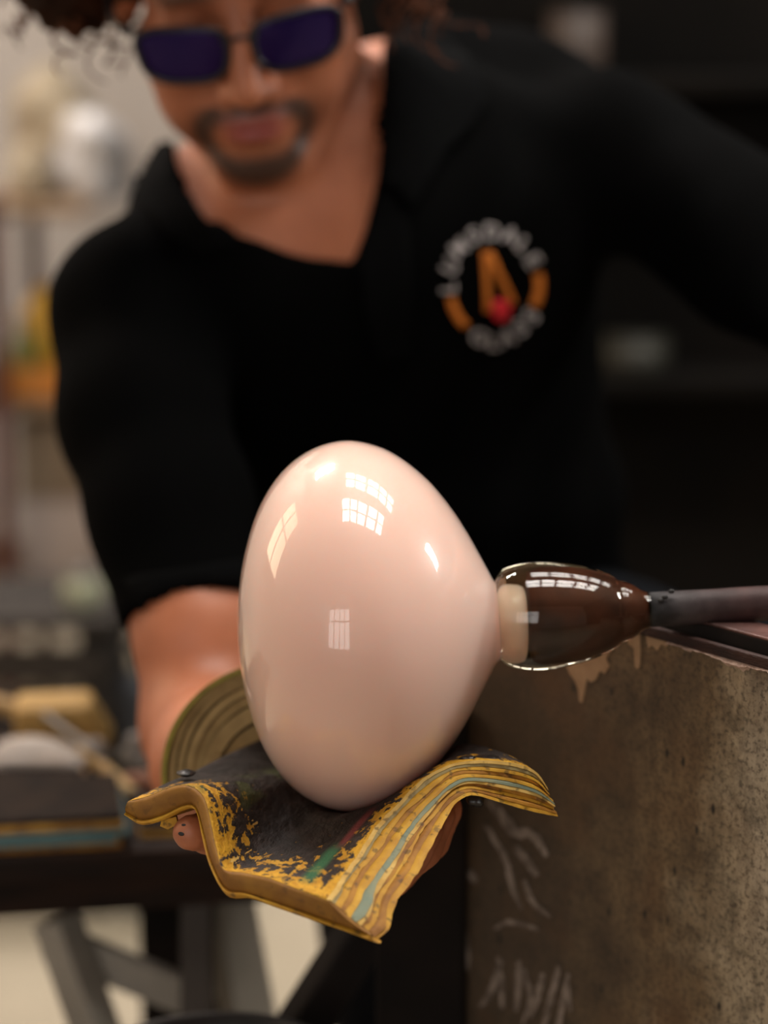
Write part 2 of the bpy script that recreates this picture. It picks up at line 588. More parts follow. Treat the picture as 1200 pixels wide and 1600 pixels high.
# ------------------------------------------------------------------ glassblower's bench: side panel, rail, posts
SC = 1.03
ra_, rb_ = P(1000, 988, 1.143 * SC), P(1200, 1043, 1.08 * SC)
RZ = (ra_.z + rb_.z) / 2                       # lower edge of the rail
rdir = Vector((rb_.x - ra_.x, rb_.y - ra_.y, 0)).normalized()
rnor = Vector((-rdir.y, rdir.x, 0))            # away from the camera
if rnor.y < 0:
    rnor = -rnor
RO = Vector((ra_.x, ra_.y, 0))
MR = Matrix(((rdir.x, rnor.x, 0, RO.x), (rdir.y, rnor.y, 0, RO.y), (0, 0, 1, 0), (0, 0, 0, 1)))     # along the rail, away, up


def rail_uv(px, py):
    """where the ray of a pixel meets the panel plane: (along, z)"""
    dr = FW + RT * ((px - 600) / FPX) - UP * ((py - 800) / FPX)
    t = (RO - CAM).dot(rnor) / dr.dot(rnor)
    q = CAM + dr * t
    return (q - RO).dot(rdir), q.z


UL = rail_uv(690, 1300)[0]
bench = empty('glassblowing_bench', RO, 'dark metal-sided glassblowing bench with a rusty rail carrying the blowpipe', 'bench')
m, n, done = new_mat('stained_sheet_steel')
tc = n('ShaderNodeTexCoord').outputs['Object']
mp = n('ShaderNodeMapping', {'Vector': tc, 'Location': (-RO.x, -RO.y, 0)}).outputs[0]
mp = n('ShaderNodeMapping', {'Vector': mp, 'Rotation': (0, 0, -math.atan2(rdir.y, rdir.x))}).outputs[0]     # now x along the rail
st = n('ShaderNodeMapping', {'Vector': mp, 'Scale': (1, 1, 0.16)}).outputs[0]
big = n('ShaderNodeTexNoise', {'Vector': mp, 'Scale': 9.0, 'Detail': 5.0, 'Roughness': 0.6}).outputs[0]
strk = n('ShaderNodeTexNoise', {'Vector': st, 'Scale': 70.0, 'Detail': 7.0, 'Roughness': 0.75}).outputs[0]
fine = n('ShaderNodeTexNoise', {'Vector': mp, 'Scale': 330.0, 'Detail': 5.0, 'Roughness': 0.7}).outputs[0]
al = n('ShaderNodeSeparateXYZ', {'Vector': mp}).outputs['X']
soot_shade = math_(n, 'ADD', math_(n, 'MULTIPLY', al, 5.5), math_(n, 'ADD', math_(n, 'MULTIPLY', big, 1.5), -0.47))      # darker to the far end: soot and shade both put into the colour
base = ramp(n, soot_shade, [(0.05, (0.095, 0.062, 0.037)), (0.40, (0.22, 0.145, 0.075)), (0.62, (0.43, 0.33, 0.21)), (1.0, (0.60, 0.50, 0.37))])
c = mixc(n, math_(n, 'MULTIPLY', ramp(n, strk, [(0.42, 0.0), (0.66, 1.0)]), 0.5), base, (0.045, 0.030, 0.019))
mid = n('ShaderNodeTexNoise', {'Vector': mp, 'Scale': 55.0, 'Detail': 8.0, 'Roughness': 0.75}).outputs[0]
c = mixc(n, math_(n, 'MULTIPLY', ramp(n, mid, [(0.47, 0.0), (0.62, 1.0)]), 0.6), c, (0.050, 0.034, 0.021))
c = mixc(n, math_(n, 'MULTIPLY', ramp(n, fine, [(0.50, 0.0), (0.60, 1.0)]), 0.65), c, (0.045, 0.033, 0.022))
rust = n('ShaderNodeTexNoise', {'Vector': mp, 'Scale': 16.0, 'Detail': 4.0}).outputs[0]
c = mixc(n, math_(n, 'MULTIPLY', ramp(n, rust, [(0.5, 0.0), (0.68, 1.0)]), 0.35), c, (0.15, 0.065, 0.022))
vor = n('ShaderNodeTexVoronoi', {'Vector': n('ShaderNodeMapping', {'Vector': mp, 'Scale': (1, 1, 0.45)}).outputs[0], 'Scale': 75.0, 'Randomness': 1.0}).outputs['Distance']
c = mixc(n, ramp(n, vor, [(0.06, 0.9), (0.12, 0.0)]), c, (0.016, 0.014, 0.011))
bmp = n('ShaderNodeBump', {'Height': fine, 'Strength': 0.25, 'Distance': 0.001}).outputs[0]
m_panel = done(n('ShaderNodeBsdfPrincipled', {'Base Color': c, 'Roughness': 0.62, 'Metallic': 0.15, 'Normal': bmp}).outputs[0])
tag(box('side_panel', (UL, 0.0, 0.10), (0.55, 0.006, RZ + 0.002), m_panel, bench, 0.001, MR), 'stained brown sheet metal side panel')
# rail: dark front bar, lip below, red top plate with wear
UR = rail_uv(845, 950)[0]
box('rail_lip', (UR, -0.004, RZ), (0.55, 0.0, RZ + 0.006), m_rust, bench, 0.001, MR)
box('rail_bar', (UR, 0.004, RZ + 0.002), (0.55, 0.022, RZ + 0.0125), m_steel_blk, bench, 0.0015, MR)
RTOP = RZ + 0.0133
box('rail_top', (UR, 0.0035, RZ + 0.0115), (0.55, 0.024, RTOP), m_rusttop, bench, 0.001, MR)
# crust under the lip
crust = bmesh.new()
V, F = [], []
cr = random.Random(2)
prev = None
for k in range(150):
    u = rail_uv(1050, 1005)[0] + 0.26 * k / 149
    th = max(0.0006, 0.0062 * min(1, k / 40) * (0.55 + 0.45 * math.sin(k * 0.31)) + cr.uniform(-0.0016, 0.0018))
    row = [MR @ Vector((u, -0.0015, RZ + 0.001)), MR @ Vector((u, -0.0042 - cr.random() * 0.001, RZ - th * 0.4)), MR @ Vector((u, -0.0012, RZ - th))]
    base_i = len(V)
    V += row
    if prev is not None:
        F += [(prev, prev + 1, base_i + 1, base_i), (prev + 1, prev + 2, base_i + 2, base_i + 1)]
    prev = base_i
crust.free()
tag(link('crust', mesh('crust', V, F), m_crust, bench, False), 'pale pinkish crust below the rail')


def on_panel(name, poly, thick, mat, off=0.0):
    """flat raised mark on the panel from a pixel outline"""
    bm = bmesh.new()
    vs = [bm.verts.new(MR @ Vector((*[rail_uv(x, y)[0]], -off, rail_uv(x, y)[1]))) for x, y in poly]
    f = bm.faces.new(vs)
    r = bmesh.ops.extrude_face_region(bm, geom=[f])
    bmesh.ops.translate(bm, verts=[v for v in r['geom'] if isinstance(v, bmesh.types.BMVert)], vec=-rnor * thick)
    bmesh.ops.triangulate(bm, faces=bm.faces)
    return from_bm(name, bm, mat, bench)


on_panel('plaster_drip', [(845, 985), (905, 985), (960, 990), (955, 1018), (948, 1030), (954, 1040), (946, 1052), (938, 1048), (932, 1062), (924, 1066),
                          (918, 1060), (915, 1078), (911, 1098), (906, 1096), (905, 1078), (899, 1062), (892, 1054), (886, 1040), (888, 1022), (878, 1012), (870, 1020), (860, 1008)], 0.0007, m_drip)
on_panel('plaster_drip', [(976, 988), (992, 988), (1001, 988), (1002, 1012), (1001, 1040), (998, 1045), (994, 1041), (992, 1012), (984, 1006)], 0.001, m_drip)
on_panel('plaster_drip', [(1010, 990), (1050, 1002), (1042, 1010), (1034, 1006), (1028, 1016), (1020, 1008), (1014, 1012)], 0.0007, m_drip)


def streak(pts, wpx, seed):
    """a chalky smear on the panel: a ragged ribbon"""
    r = random.Random(seed)
    q = spline(pts, 26)
    L, R = [], []
    for i in range(len(q)):
        t = q[min(i + 1, 25)] - q[max(i - 1, 0)]
        t = t / max(np.linalg.norm(t), 1e-6)
        nn = np.array([-t[1], t[0]])
        tap = math.sin(math.pi * (0.12 + 0.8 * i / 25.0)) ** 0.5
        L.append(tuple(q[i] + nn * wpx * 0.5 * tap * r.uniform(0.6, 1.15)))
        R.append(tuple(q[i] - nn * wpx * 0.5 * tap * r.uniform(0.6, 1.15)))
    V, F = [], []
    for a, b in zip(L, R):
        for o_ in (0.0004, 0.0009):
            for p_ in (a, b):
                u, z = rail_uv(*p_)
                V.append(MR @ Vector((u, -o_, z)))
    for i in range(len(L) - 1):
        k = i * 4
        F += [(k + 2, k + 3, k + 7, k + 6), (k, k + 2, k + 6, k + 4), (k + 1, k + 5, k + 7, k + 3)]
    link('chalk_mark', mesh('chalk_mark', V, F), m_chalk, bench, False)


marks = [([(765, 1250), (790, 1280), (805, 1300), (835, 1305), (855, 1338)], 13), ([(806, 1322), (825, 1345), (842, 1368)], 12),
         ([(735, 1360), (745, 1378)], 10), ([(700, 1365), (706, 1400), (714, 1432)], 9), ([(716, 1440), (728, 1470), (732, 1515)], 10),
         ([(760, 1290), (790, 1340), (800, 1380), (815, 1420)], 8), ([(820, 1375), (835, 1410), (862, 1432)], 7), ([(775, 1450), (800, 1440), (845, 1452)], 7),
         ([(785, 1500), (775, 1530), (762, 1560), (750, 1572)], 9), ([(779, 1495), (785, 1540), (786, 1575)], 8), ([(812, 1500), (812, 1540), (808, 1580)], 9),
         ([(850, 1520), (842, 1555), (830, 1590)], 9), ([(875, 1508), (862, 1560), (850, 1610)], 9), ([(890, 1520), (880, 1570), (872, 1620)], 8),
         ([(888, 1535), (893, 1580)], 6), ([(820, 1512), (830, 1560), (818, 1600)], 6)]
for i, (p_, wd) in enumerate(marks):
    streak(p_, wd * 1.25, i)
# dark posts and brace of the bench, and the seat the man sits on
pc = P(645, 1400, 1.325)
box('post', (pc.x - 0.021, pc.y - 0.02, 0.0), (pc.x + 0.03, pc.y + 0.03, RZ - 0.07), m_post, bench, 0.003)
a_, b_ = P(592, 1415, 1.40), P(417, 1690, 1.40)
b_ = b_ + (b_ - a_) * ((b_.z - 0.01) / (a_.z - b_.z))
bar('splayed_leg', a_, b_, 0.027, 0.027, m_post, bench, 0.004)
q_ = MR @ Vector((0.52, 0.03, 0))
box('post', (q_.x - 0.02, q_.y - 0.02, 0), (q_.x + 0.02, q_.y + 0.02, RZ), m_post, bench)
box('seat', (-0.20, 0.47, 0.405), (0.42, 0.90, 0.445), m_post, bench, 0.006)
for sx in (-0.17, 0.39):
    for sy in (0.50, 0.87):
        box('seat_leg', (sx - 0.02, sy - 0.02, 0), (sx + 0.02, sy + 0.02, 0.41), m_post, bench)
box('seat_rail', (0.36, pc.y, 0.33), (0.40, 0.47, 0.37), m_post, bench)
box('cross_rail', (pc.x, pc.y - 0.015, 0.33), (0.40, pc.y + 0.015, 0.37), m_post, bench)

# ------------------------------------------------------------------ wet newspaper pad in the hand
FLt = [(200, 1252, 1.10), (230, 1244, 1.097), (262, 1231, 1.092), (286, 1226, 1.088), (307, 1233, 1.083), (321, 1250, 1.078), (329, 1282, 1.073), (339, 1330, 1.064),
       (349, 1358, 1.056), (380, 1363, 1.05), (420, 1372, 1.044), (465, 1389, 1.038), (512, 1406, 1.03)]
FLb = [(197, 1272, 1.104), (222, 1287, 1.10), (256, 1280, 1.096), (284, 1266, 1.092), (303, 1262, 1.088), (312, 1275, 1.084), (319, 1310, 1.078), (332, 1358, 1.066),
       (356, 1398, 1.056), (390, 1402, 1.05), (430, 1416, 1.045), (500, 1440, 1.038), (592, 1470, 1.03)]
FRt = [(512, 1406, 1.03), (536, 1366, 1.05), (570, 1318, 1.07), (612, 1266, 1.09), (655, 1226, 1.10), (690, 1203, 1.105), (718, 1192, 1.11), (760, 1188, 1.113),
       (805, 1193, 1.115), (838, 1206, 1.117), (856, 1232, 1.12)]
FRb = [(592, 1470, 1.03), (612, 1452, 1.035), (622, 1410, 1.045), (650, 1366, 1.06), (672, 1322, 1.075), (694, 1284, 1.09), (716, 1252, 1.10), (742, 1243, 1.105),
       (782, 1254, 1.11), (826, 1266, 1.115), (872, 1276, 1.12)]
ADt = [(200, 1252, 1.10), (255, 1226, 1.14), (305, 1204, 1.175), (355, 1179, 1.205), (415, 1153, 1.24), (480, 1135, 1.27)]
ADb = [(197, 1272, 1.104), (258, 1248, 1.14), (312, 1230, 1.175), (365, 1208, 1.205), (425, 1186, 1.24), (490, 1170, 1.27)]
DBt = [(480, 1135, 1.27), (530, 1165, 1.275), (580, 1205, 1.265), (640, 1212, 1.235), (700, 1190, 1.20), (760, 1182, 1.165), (815, 1200, 1.14), (856, 1232, 1.12)]
DBb = [(490, 1170, 1.27), (535, 1205, 1.275), (582, 1248, 1.265), (650, 1258, 1.235), (715, 1232, 1.20), (775, 1225, 1.165), (830, 1245, 1.14), (872, 1276, 1.12)]
NU, NV = 64, 56


def coons(v0, u1, v1, u0):
    """v0: A->C, u1: C->B, v1: D->B, u0: A->D (pixel, pixel, depth)"""
    W = [spline([P(*q) for q in c_], m_) for c_, m_ in ((v0, NU), (u1, NV), (v1, NU), (u0, NV))]
    c0, d1, c1, d0 = W
    u = np.linspace(0, 1, NU)[:, None, None]
    v = np.linspace(0, 1, NV)[None, :, None]
    Lc = (1 - v) * c0[:, None] + v * c1[:, None]
    Ld = (1 - u) * d0[None] + u * d1[None]
    Bb = (1 - u) * (1 - v) * c0[0] + u * (1 - v) * c0[-1] + (1 - u) * v * c1[0] + u * v * c1[-1]
    return Lc + Ld - Bb


TOP = coons(FLt, FRt, DBt, ADt)
BOT = coons(FLb, FRb, DBb, ADb)
# the hollow sags under the weight, then the paper is pressed down where the glass lies in it
uu, vv = np.meshgrid(np.linspace(0, 1, NU), np.linspace(0, 1, NV), indexing='ij')
sag = 0.011 * np.clip(np.sin(np.pi * np.clip((uu - 0.38) / 0.6, 0, 1)), 0, 1) ** 0.8 * np.clip(np.sin(np.pi * np.clip(vv * 1.15, 0, 1)), 0, 1) ** 0.6
TOP[..., 2] -= sag
BOT[..., 2] -= sag
axv = np.array(EAX)
rel = TOP - np.array(AX0)
s_ = rel @ axv
perp = rel - s_[..., None] * axv
R_ = np.interp(s_, EGG_S, EGG_R, left=-1, right=-1) + 0.0012
zp, yp = perp[..., 2], perp[..., 1]
need = np.where(np.abs(yp) < R_, -np.sqrt(np.maximum(R_ ** 2 - yp ** 2, 0)), 9)
push = np.clip(zp - need, 0, 0.08)
push = np.where(zp < 0.03, push, 0)
for _ in range(3):                                   # soften the dent outward
    pq = np.pad(push, 1, mode='edge')
    push = np.maximum(push, 0.25 * (pq[2:, 1:-1] + pq[:-2, 1:-1] + pq[1:-1, 2:] + pq[1:-1, :-2]))
TOP[..., 2] -= push
BOT[..., 2] -= np.maximum(push, 0)
# crumple
uu, vv = np.meshgrid(np.linspace(0, 1, NU), np.linspace(0, 1, NV), indexing='ij')
inner = np.minimum(np.minimum(uu, 1 - uu), np.minimum(vv, 1 - vv)) * 4
crum = (np.sin(uu * 17 + vv * 9) * np.sin(vv * 21 - uu * 6) + 0.6 * np.sin(uu * 37 - vv * 29)) * 0.0007 * np.clip(inner, 0, 1)
TOP[..., 2] -= np.abs(crum)

pad = empty('wet_newspaper_pad', P(480, 1420, 1.1), 'thick charred yellow newspaper pad cradling the pink glass in the hand', 'newspaper pad')

# colours of the paper
m, n, done = new_mat('charred_newspaper')
uvn = n('ShaderNodeUVMap', uv_map='UVMap').outputs[0]
sp = n('ShaderNodeSeparateXYZ', {'Vector': uvn})
U_, V_ = sp.outputs['X'], sp.outputs['Y']
mpu = n('ShaderNodeMapping', {'Vector': uvn, 'Scale': (1.0, 1.0, 1.0)}).outputs[0]
n1 = n('ShaderNodeTexNoise', {'Vector': mpu, 'Scale': 15.0, 'Detail': 8.0, 'Roughness': 0.72}).outputs[0]
n2 = n('ShaderNodeTexNoise', {'Vector': mpu, 'Scale': 32.0, 'Detail': 5.0, 'Roughness': 0.6}).outputs[0]
n3 = n('ShaderNodeTexNoise', {'Vector': mpu, 'Scale': 6.0, 'Detail': 5.0}).outputs[0]
e1 = math_(n, 'MULTIPLY', V_, 3.3)                                  # from the front left edge
e2 = math_(n, 'MULTIPLY', math_(n, 'SUBTRACT', 1.0, U_), 9.0)       # from the front right edge
e3 = math_(n, 'ADD', math_(n, 'MULTIPLY', U_, 3.0), math_(n, 'MULTIPLY', V_, 3.2))                                   # from the outer flap edge
e = math_(n, 'MINIMUM', math_(n, 'MINIMUM', e1, e2), e3)
msk = math_(n, 'ADD', e, math_(n, 'ADD', math_(n, 'MULTIPLY', math_(n, 'SUBTRACT', n1, 0.5), 3.0), math_(n, 'MULTIPLY', math_(n, 'SUBTRACT', n2, 0.5), 2.6)))
yel = ramp(n, n2, [(0.35, (0.42, 0.19, 0.014)), (0.55, (0.62, 0.33, 0.025)), (0.7, (0.50, 0.20, 0.03))])
blk = ramp(n, n1, [(0.32, (0.009, 0.0065, 0.005)), (0.52, (0.022, 0.0155, 0.0125)), (0.70, (0.060, 0.042, 0.037))])
c = mixc(n, ramp(n, msk, [(0.26, 0.0), (0.42, 1.0)]), yel, blk)
# printed colour showing through near the front corner
gr = math_(n, 'MULTIPLY', ramp(n, math_(n, 'ABSOLUTE', math_(n, 'SUBTRACT', U_, 0.885)), [(0.012, 1.0), (0.035, 0.0)]),
           ramp(n, math_(n, 'ABSOLUTE', math_(n, 'SUBTRACT', V_, 0.17)), [(0.07, 1.0), (0.13, 0.0)]))
c = mixc(n, math_(n, 'MULTIPLY', gr, 0.85), c, (0.035, 0.13, 0.055))
rd = math_(n, 'MULTIPLY', ramp(n, math_(n, 'ABSOLUTE', math_(n, 'SUBTRACT', U_, 0.90)), [(0.008, 1.0), (0.025, 0.0)]),
           ramp(n, math_(n, 'ABSOLUTE', math_(n, 'SUBTRACT', V_, 0.36)), [(0.06, 1.0), (0.11, 0.0)]))
c = mixc(n, math_(n, 'MULTIPLY', rd, 0.8), c, (0.20, 0.035, 0.035))
gf = math_(n, 'MULTIPLY', ramp(n, n3, [(0.52, 0.0), (0.60, 1.0)]), ramp(n, math_(n, 'ABSOLUTE', math_(n, 'SUBTRACT', U_, 0.30)), [(0.06, 1.0), (0.16, 0.0)]))
c = mixc(n, math_(n, 'MULTIPLY', gf, 0.55), c, (0.075, 0.095, 0.02))
bmp = n('ShaderNodeBump', {'Height': n2, 'Strength': 0.6, 'Distance': 0.003}).outputs[0]
m_char = done(n('ShaderNodeBsdfPrincipled', {'Base Color': c, 'Roughness': 0.65, 'Specular IOR Level': 0.25, 'Normal': bmp}).outputs[0])


def paper(name, ca, cb, spot=0.35):
    m, n, done = new_mat(name)
    tc = n('ShaderNodeTexCoord').outputs['Object']
    n1 = n('ShaderNodeTexNoise', {'Vector': tc, 'Scale': 90.0, 'Detail': 5.0}).outputs[0]
    n2 = n('ShaderNodeTexNoise', {'Vector': tc, 'Scale': 210.0, 'Detail': 3.0}).outputs[0]
    c = ramp(n, n1, [(0.35, ca), (0.65, cb)])
    c = mixc(n, math_(n, 'MULTIPLY', ramp(n, n2, [(0.58, 0.0), (0.66, 1.0)]), min(1.0, spot * 1.8)), c, (0.035, 0.018, 0.006))
    bmp = n('ShaderNodeBump', {'Height': n1, 'Strength': 0.35, 'Distance': 0.002}).outputs[0]
    return done(n('ShaderNodeBsdfPrincipled', {'Base Color': c, 'Roughness': 0.7, 'Normal': bmp}).outputs[0])


m_yel = paper('yellow_newsprint', (0.60, 0.32, 0.022), (0.42, 0.19, 0.010))
m_crm = paper('cream_newsprint', (0.64, 0.41, 0.11), (0.48, 0.26, 0.04))
m_blu = paper('blue_printed_newsprint', (0.17, 0.21, 0.15), (0.24, 0.24, 0.14), 0.2)
m_org = paper('orange_newsprint', (0.42, 0.18, 0.010), (0.22, 0.08, 0.006))
m_khk = paper('khaki_newsprint', (0.33, 0.25, 0.10), (0.24, 0.165, 0.06), 0.2)
layer_mats = [m_crm, m_khk, m_yel, m_org, m_yel, m_blu, m_crm, m_org, m_yel, m_org, m_yel]
NL = 11
for li in range(NL):
    t0 = 0.0 if li == 0 else li / NL + 0.012
    t1 = (li + 1) / NL - 0.012 if li < NL - 1 else 1.0
    lr = np.random.RandomState(40 + li)
    g0 = TOP * (1 - t0) + BOT * t0
    g1 = TOP * (1 - t1) + BOT * t1
    # uneven edges: each sheet sticks out a little more or less
    ext = lr.uniform(-0.0016, 0.0012)
    du = (g0[-1] - g0[-2])
    du /= np.linalg.norm(du, axis=1, keepdims=True)
    jag = ext + 0.0006 * np.convolve(lr.randn(NV + 6), np.ones(7) / 2.6, 'valid')
    g0[-1] += du * jag[:, None]
    g1[-1] += du * jag[:, None]
    idx = np.arange(NU * NV).reshape(NU, NV)
    Vp = np.vstack([g0.reshape(-1, 3), g1.reshape(-1, 3)])
    Qt = np.stack([idx[:-1, :-1], idx[1:, :-1], idx[1:, 1:], idx[:-1, 1:]], -1).reshape(-1, 4)
    N_ = NU * NV
    Qb = Qt[:, ::-1] + N_
    rim = np.r_[idx[:-1, 0], idx[-1, :-1], idx[:0:-1, -1], idx[0, :0:-1]]
    nx_ = np.roll(rim, -1)
    Qs = np.stack([nx_, rim, rim + N_, nx_ + N_], -1)
    Qa = np.vstack([Qt, Qb, Qs])
    me = np_mesh('newspaper_layer', Vp, Qa)
    uvl = me.uv_layers.new(name='UVMap')
    uvall = np.vstack([np.stack([uu.ravel(), vv.ravel()], 1)] * 2)
    li_ = np.empty(len(me.loops), np.int32)
    me.loops.foreach_get('vertex_index', li_)
    uvl.data.foreach_set('uv', uvall[li_].astype(np.float32).ravel())
    o = link('newspaper_layer', me, layer_mats[li], pad)
    me.materials.append(m_char)
    mi = np.zeros(len(Qa), np.int32)
    if li == 0:
        mi[:len(Qt)] = 1
        o['label'] = 'charred blackened top sheet'
    me.polygons.foreach_set('material_index', mi)
    sh = np.ones(len(Qa), bool)
    sh[len(Qt) + len(Qb):] = False
    me.polygons.foreach_set('use_smooth', sh)
# the folded edge along the front left: one brown wrap of paper, thin yellow skin below it
ft, fb = TOP[:, 0], BOT[:, 0]
dv = TOP[:, 1] - TOP[:, 0]
dv = dv / np.linalg.norm(dv, axis=1, keepdims=True)


def edge_strip(name, ta_, tb_, bulge, mat, lab):
    V, F = [], []
    K = 6
    for i in range(NU):
        for k in range(K + 1):
            t = ta_ + (tb_ - ta_) * k / K
            b_ = bulge * math.sin(math.pi * min(max((t - ta_) / (tb_ - ta_), 0), 1)) + 0.0006
            V.append(ft[i] * (1 - t) + fb[i] * t - dv[i] * b_)
        for k in range(K + 1):
            t = ta_ + (tb_ - ta_) * (K - k) / K
            V.append(ft[i] * (1 - t) + fb[i] * t + dv[i] * 0.001)
    S_ = 2 * K + 2
    for i in range(NU - 1):
        for k in range(S_):
            k2 = (k + 1) % S_
            F.append((i * S_ + k, i * S_ + k2, (i + 1) * S_ + k2, (i + 1) * S_ + k))
    F.append(tuple(range(S_)))
    F.append(tuple(range((NU - 1) * S_, NU * S_))[::-1])
    o = link(name, mesh(name, V, F), mat, pad)
    o['label'] = lab


m_fold = paper('folded_brown_newsprint', (0.30, 0.135, 0.014), (0.22, 0.09, 0.010), 0.15)
edge_strip('folded_edge', 0.03, 0.86, 0.0016, m_fold, 'smooth brown folded edge of the pad')
edge_strip('bottom_skin', 0.84, 1.04, 0.0022, m_yel, 'bright yellow underside skin of the pad')
# charred crumbs on the ridge
m_charb = pm('char_crumb', (0.008, 0.007, 0.007), (0.015, 0.012, 0.011), 60, 0.35, bump=0.4)


def crumb(c_, r_, s_=1, seed=0):
    bm = bmesh.new()
    bmesh.ops.create_icosphere(bm, subdivisions=3, radius=1.0)
    rr = random.Random(seed)
    ph = [rr.uniform(0, 6) for _ in range(3)]
    for v in bm.verts:
        f = 1 + 0.15 * math.sin(4 * v.co.x + ph[0]) + 0.12 * math.sin(5 * v.co.y + ph[1]) * math.cos(3 * v.co.z + ph[2])
        v.co = Vector((v.co.x * r_[0] * f, v.co.y * r_[1] * f, v.co.z * r_[2] * f))
    bmesh.ops.transform(bm, matrix=Matrix.Translation(c_), verts=bm.verts)
    return bm


for i, (c_, r_) in enumerate(((P(731, 1187, 1.117), (0.0036, 0.003, 0.0021)), (P(758, 1186, 1.12), (0.009, 0.004, 0.0016)), (P(744, 1250, 1.112), (0.0042, 0.004, 0.0034)),
                              (P(291, 1208, 1.15), (0.0052, 0.004, 0.0014)))):
    from_bm('charred_flake', crumb(c_, r_, seed=i), m_charb, pad, True)
# small torn tab under the left flap
tb_ = [P(252, 1282, 1.10), P(275, 1276, 1.10), P(278, 1288, 1.101), P(262, 1296, 1.101), P(250, 1291, 1.101)]
bm = bmesh.new()
f = bm.faces.new([bm.verts.new(q) for q in tb_])
r = bmesh.ops.extrude_face_region(bm, geom=[f])
bmesh.ops.translate(bm, verts=[v for v in r['geom'] if isinstance(v, bmesh.types.BMVert)], vec=FW * 0.006)
from_bm('torn_tab', bm, m_yel, pad)
# the far end of the pad, curled up in concentric sheets before the wrist
m_curl = pm('tan_paper_edge', (0.29, 0.195, 0.075), (0.21, 0.135, 0.048), 60, 0.8, bump=0.4, bscale=300)
m_crease = pm('brown_paper_crease', (0.075, 0.042, 0.010), (0.05, 0.028, 0.007), 60, 0.8)
m_rim = pm('olive_yellow_paper_skin', (0.20, 0.16, 0.012), (0.13, 0.10, 0.008), 50, 0.7, bump=0.3)
cc = (432, 1215)
radii = [(38, 60), (65, 92), (97, 122), (124, 138), (139, 152), (154, 165), (166, 178), (178.5, 187), (36, 180)]
for i, (r0, r1) in enumerate(radii):
    lr = random.Random(90 + i)
    V, F = [], []
    A = 34
    front = 1.235 + (0.0, 0.003, -0.001, 0.002, 0.0, 0.002, 0.001, -0.004, 0.011)[i]
    for k in range(A + 1):
        a = math.radians(-12 + 130 * k / A)          # from lower left over the top
        wob = 1 + 0.012 * math.sin(3 * a + i)
        for d_, rr_ in ((front, r0), (front, r1), (front + 0.06, r1), (front + 0.06, r0)):
            V.append(P(cc[0] - math.cos(a) * rr_ * 0.955 * wob, cc[1] - math.sin(a) * rr_ * 0.975 * wob, d_))
    for k in range(A):
        for j in range(4):
            j2 = (j + 1) % 4
            F.append((k * 4 + j, k * 4 + j2, (k + 1) * 4 + j2, (k + 1) * 4 + j))
    F += [(3, 2, 1, 0), tuple(A * 4 + j for j in range(4))]
    me = mesh('curled_layer', V, F)
    bm = bmesh.new()
    bm.from_mesh(me)
    bmesh.ops.recalc_face_normals(bm, faces=bm.faces)
    bm.to_mesh(me)
    bm.free()
    o = link('curled_layer', me, m_rim if i == 7 else (m_crease if i == 8 else m_curl), pad, False)

# ------------------------------------------------------------------ the glassblower
# head frame
rl = math.radians(8)
Hh = RT * math.cos(rl) + UP * math.sin(rl)
Vv = UP * math.cos(rl) - RT * math.sin(rl)
pt = math.radians(40)
hy = (-FW * math.cos(pt) - Vv * math.sin(pt)).normalized()      # face forward
hz = (Vv * math.cos(pt) - FW * math.sin(pt)).normalized()       # crown
hx = hy.cross(hz).normalized()
HR = np.array([[hx.x, hy.x, hz.x], [hx.y, hy.y, hz.y], [hx.z, hy.z, hz.z]])
HO = P(372, 46, 1.45) - hy * 0.098                               # between the ears at eye height
MH = Matrix(((hx.x, hy.x, hz.x, HO.x), (hx.y, hy.y, hz.y, HO.y), (hx.z, hy.z, hz.z, HO.z), (0, 0, 0, 1)))


def Hp(x, y, z):
    return MH @ Vector((x, y, z))


B = Field((-0.34, -0.20, 0.46), (0.50, 0.56, 1.26), 0.003)


def hell(c_, r_, k=0.012, sub=False):
    B.ell(Hp(*c_), r_, HR, k, sub)


# torso (under the shirt), shoulders, neck
TP = dict(neck=P(492, 232, 1.635), shR=P(198, 482, 1.56), shL=P(960, 245, 1.64), chest=P(565, 500, 1.675), belly=P(640, 800, 1.74), hip=P(660, 1010, 1.83))
tv = (TP['hip'] - TP['neck']).normalized()
tl = (TP['shL'] - TP['shR'])
tl = (tl - tv * tl.dot(tv)).normalized()
tf = tl.cross(tv)
TR = np.array([[tl.x, tf.x, tv.x], [tl.y, tf.y, tv.y], [tl.z, tf.z, tv.z]])


def torso(F, o):
    F.ell(TP['chest'], (0.168 + o, 0.105 + o, 0.19 + o), TR, 0.03)
    F.ell(TP['belly'], (0.155 + o, 0.108 + o, 0.19 + o), TR, 0.05)
    F.ell(TP['hip'], (0.165 + o, 0.115 + o, 0.13 + o), TR, 0.05)
    F.cone(TP['shR'], P(470, 420, 1.650), 0.042 + o, 0.075 + o, 0.04)
    F.cone(TP['shL'], P(680, 330, 1.680), 0.045 + o, 0.075 + o, 0.04)
    F.cone(P(735, 150, 1.730), P(880, 200, 1.710), 0.040 + o, 0.045 + o, 0.04)         # upper back and trapezius
    F.cone(P(600, 170, 1.710), P(760, 170, 1.740), 0.05 + o, 0.045 + o, 0.04)
    F.cone(P(320, 330, 1.670), P(480, 240, 1.690), 0.045 + o, 0.05 + o, 0.04)
    F.ell(P(440, 480, 1.590), (0.07 + o, 0.035 + o, 0.07 + o), TR, 0.04)                 # chest muscles
    F.ell(P(740, 440, 1.615), (0.075 + o, 0.035 + o, 0.07 + o), TR, 0.04)


torso(B, 0.0)
B.cone(TP['neck'], Hp(0, -0.035, -0.03), 0.058, 0.054, 0.02)
B.cone(P(470, 280, 1.610), Hp(0, -0.0, -0.06), 0.045, 0.042, 0.02)
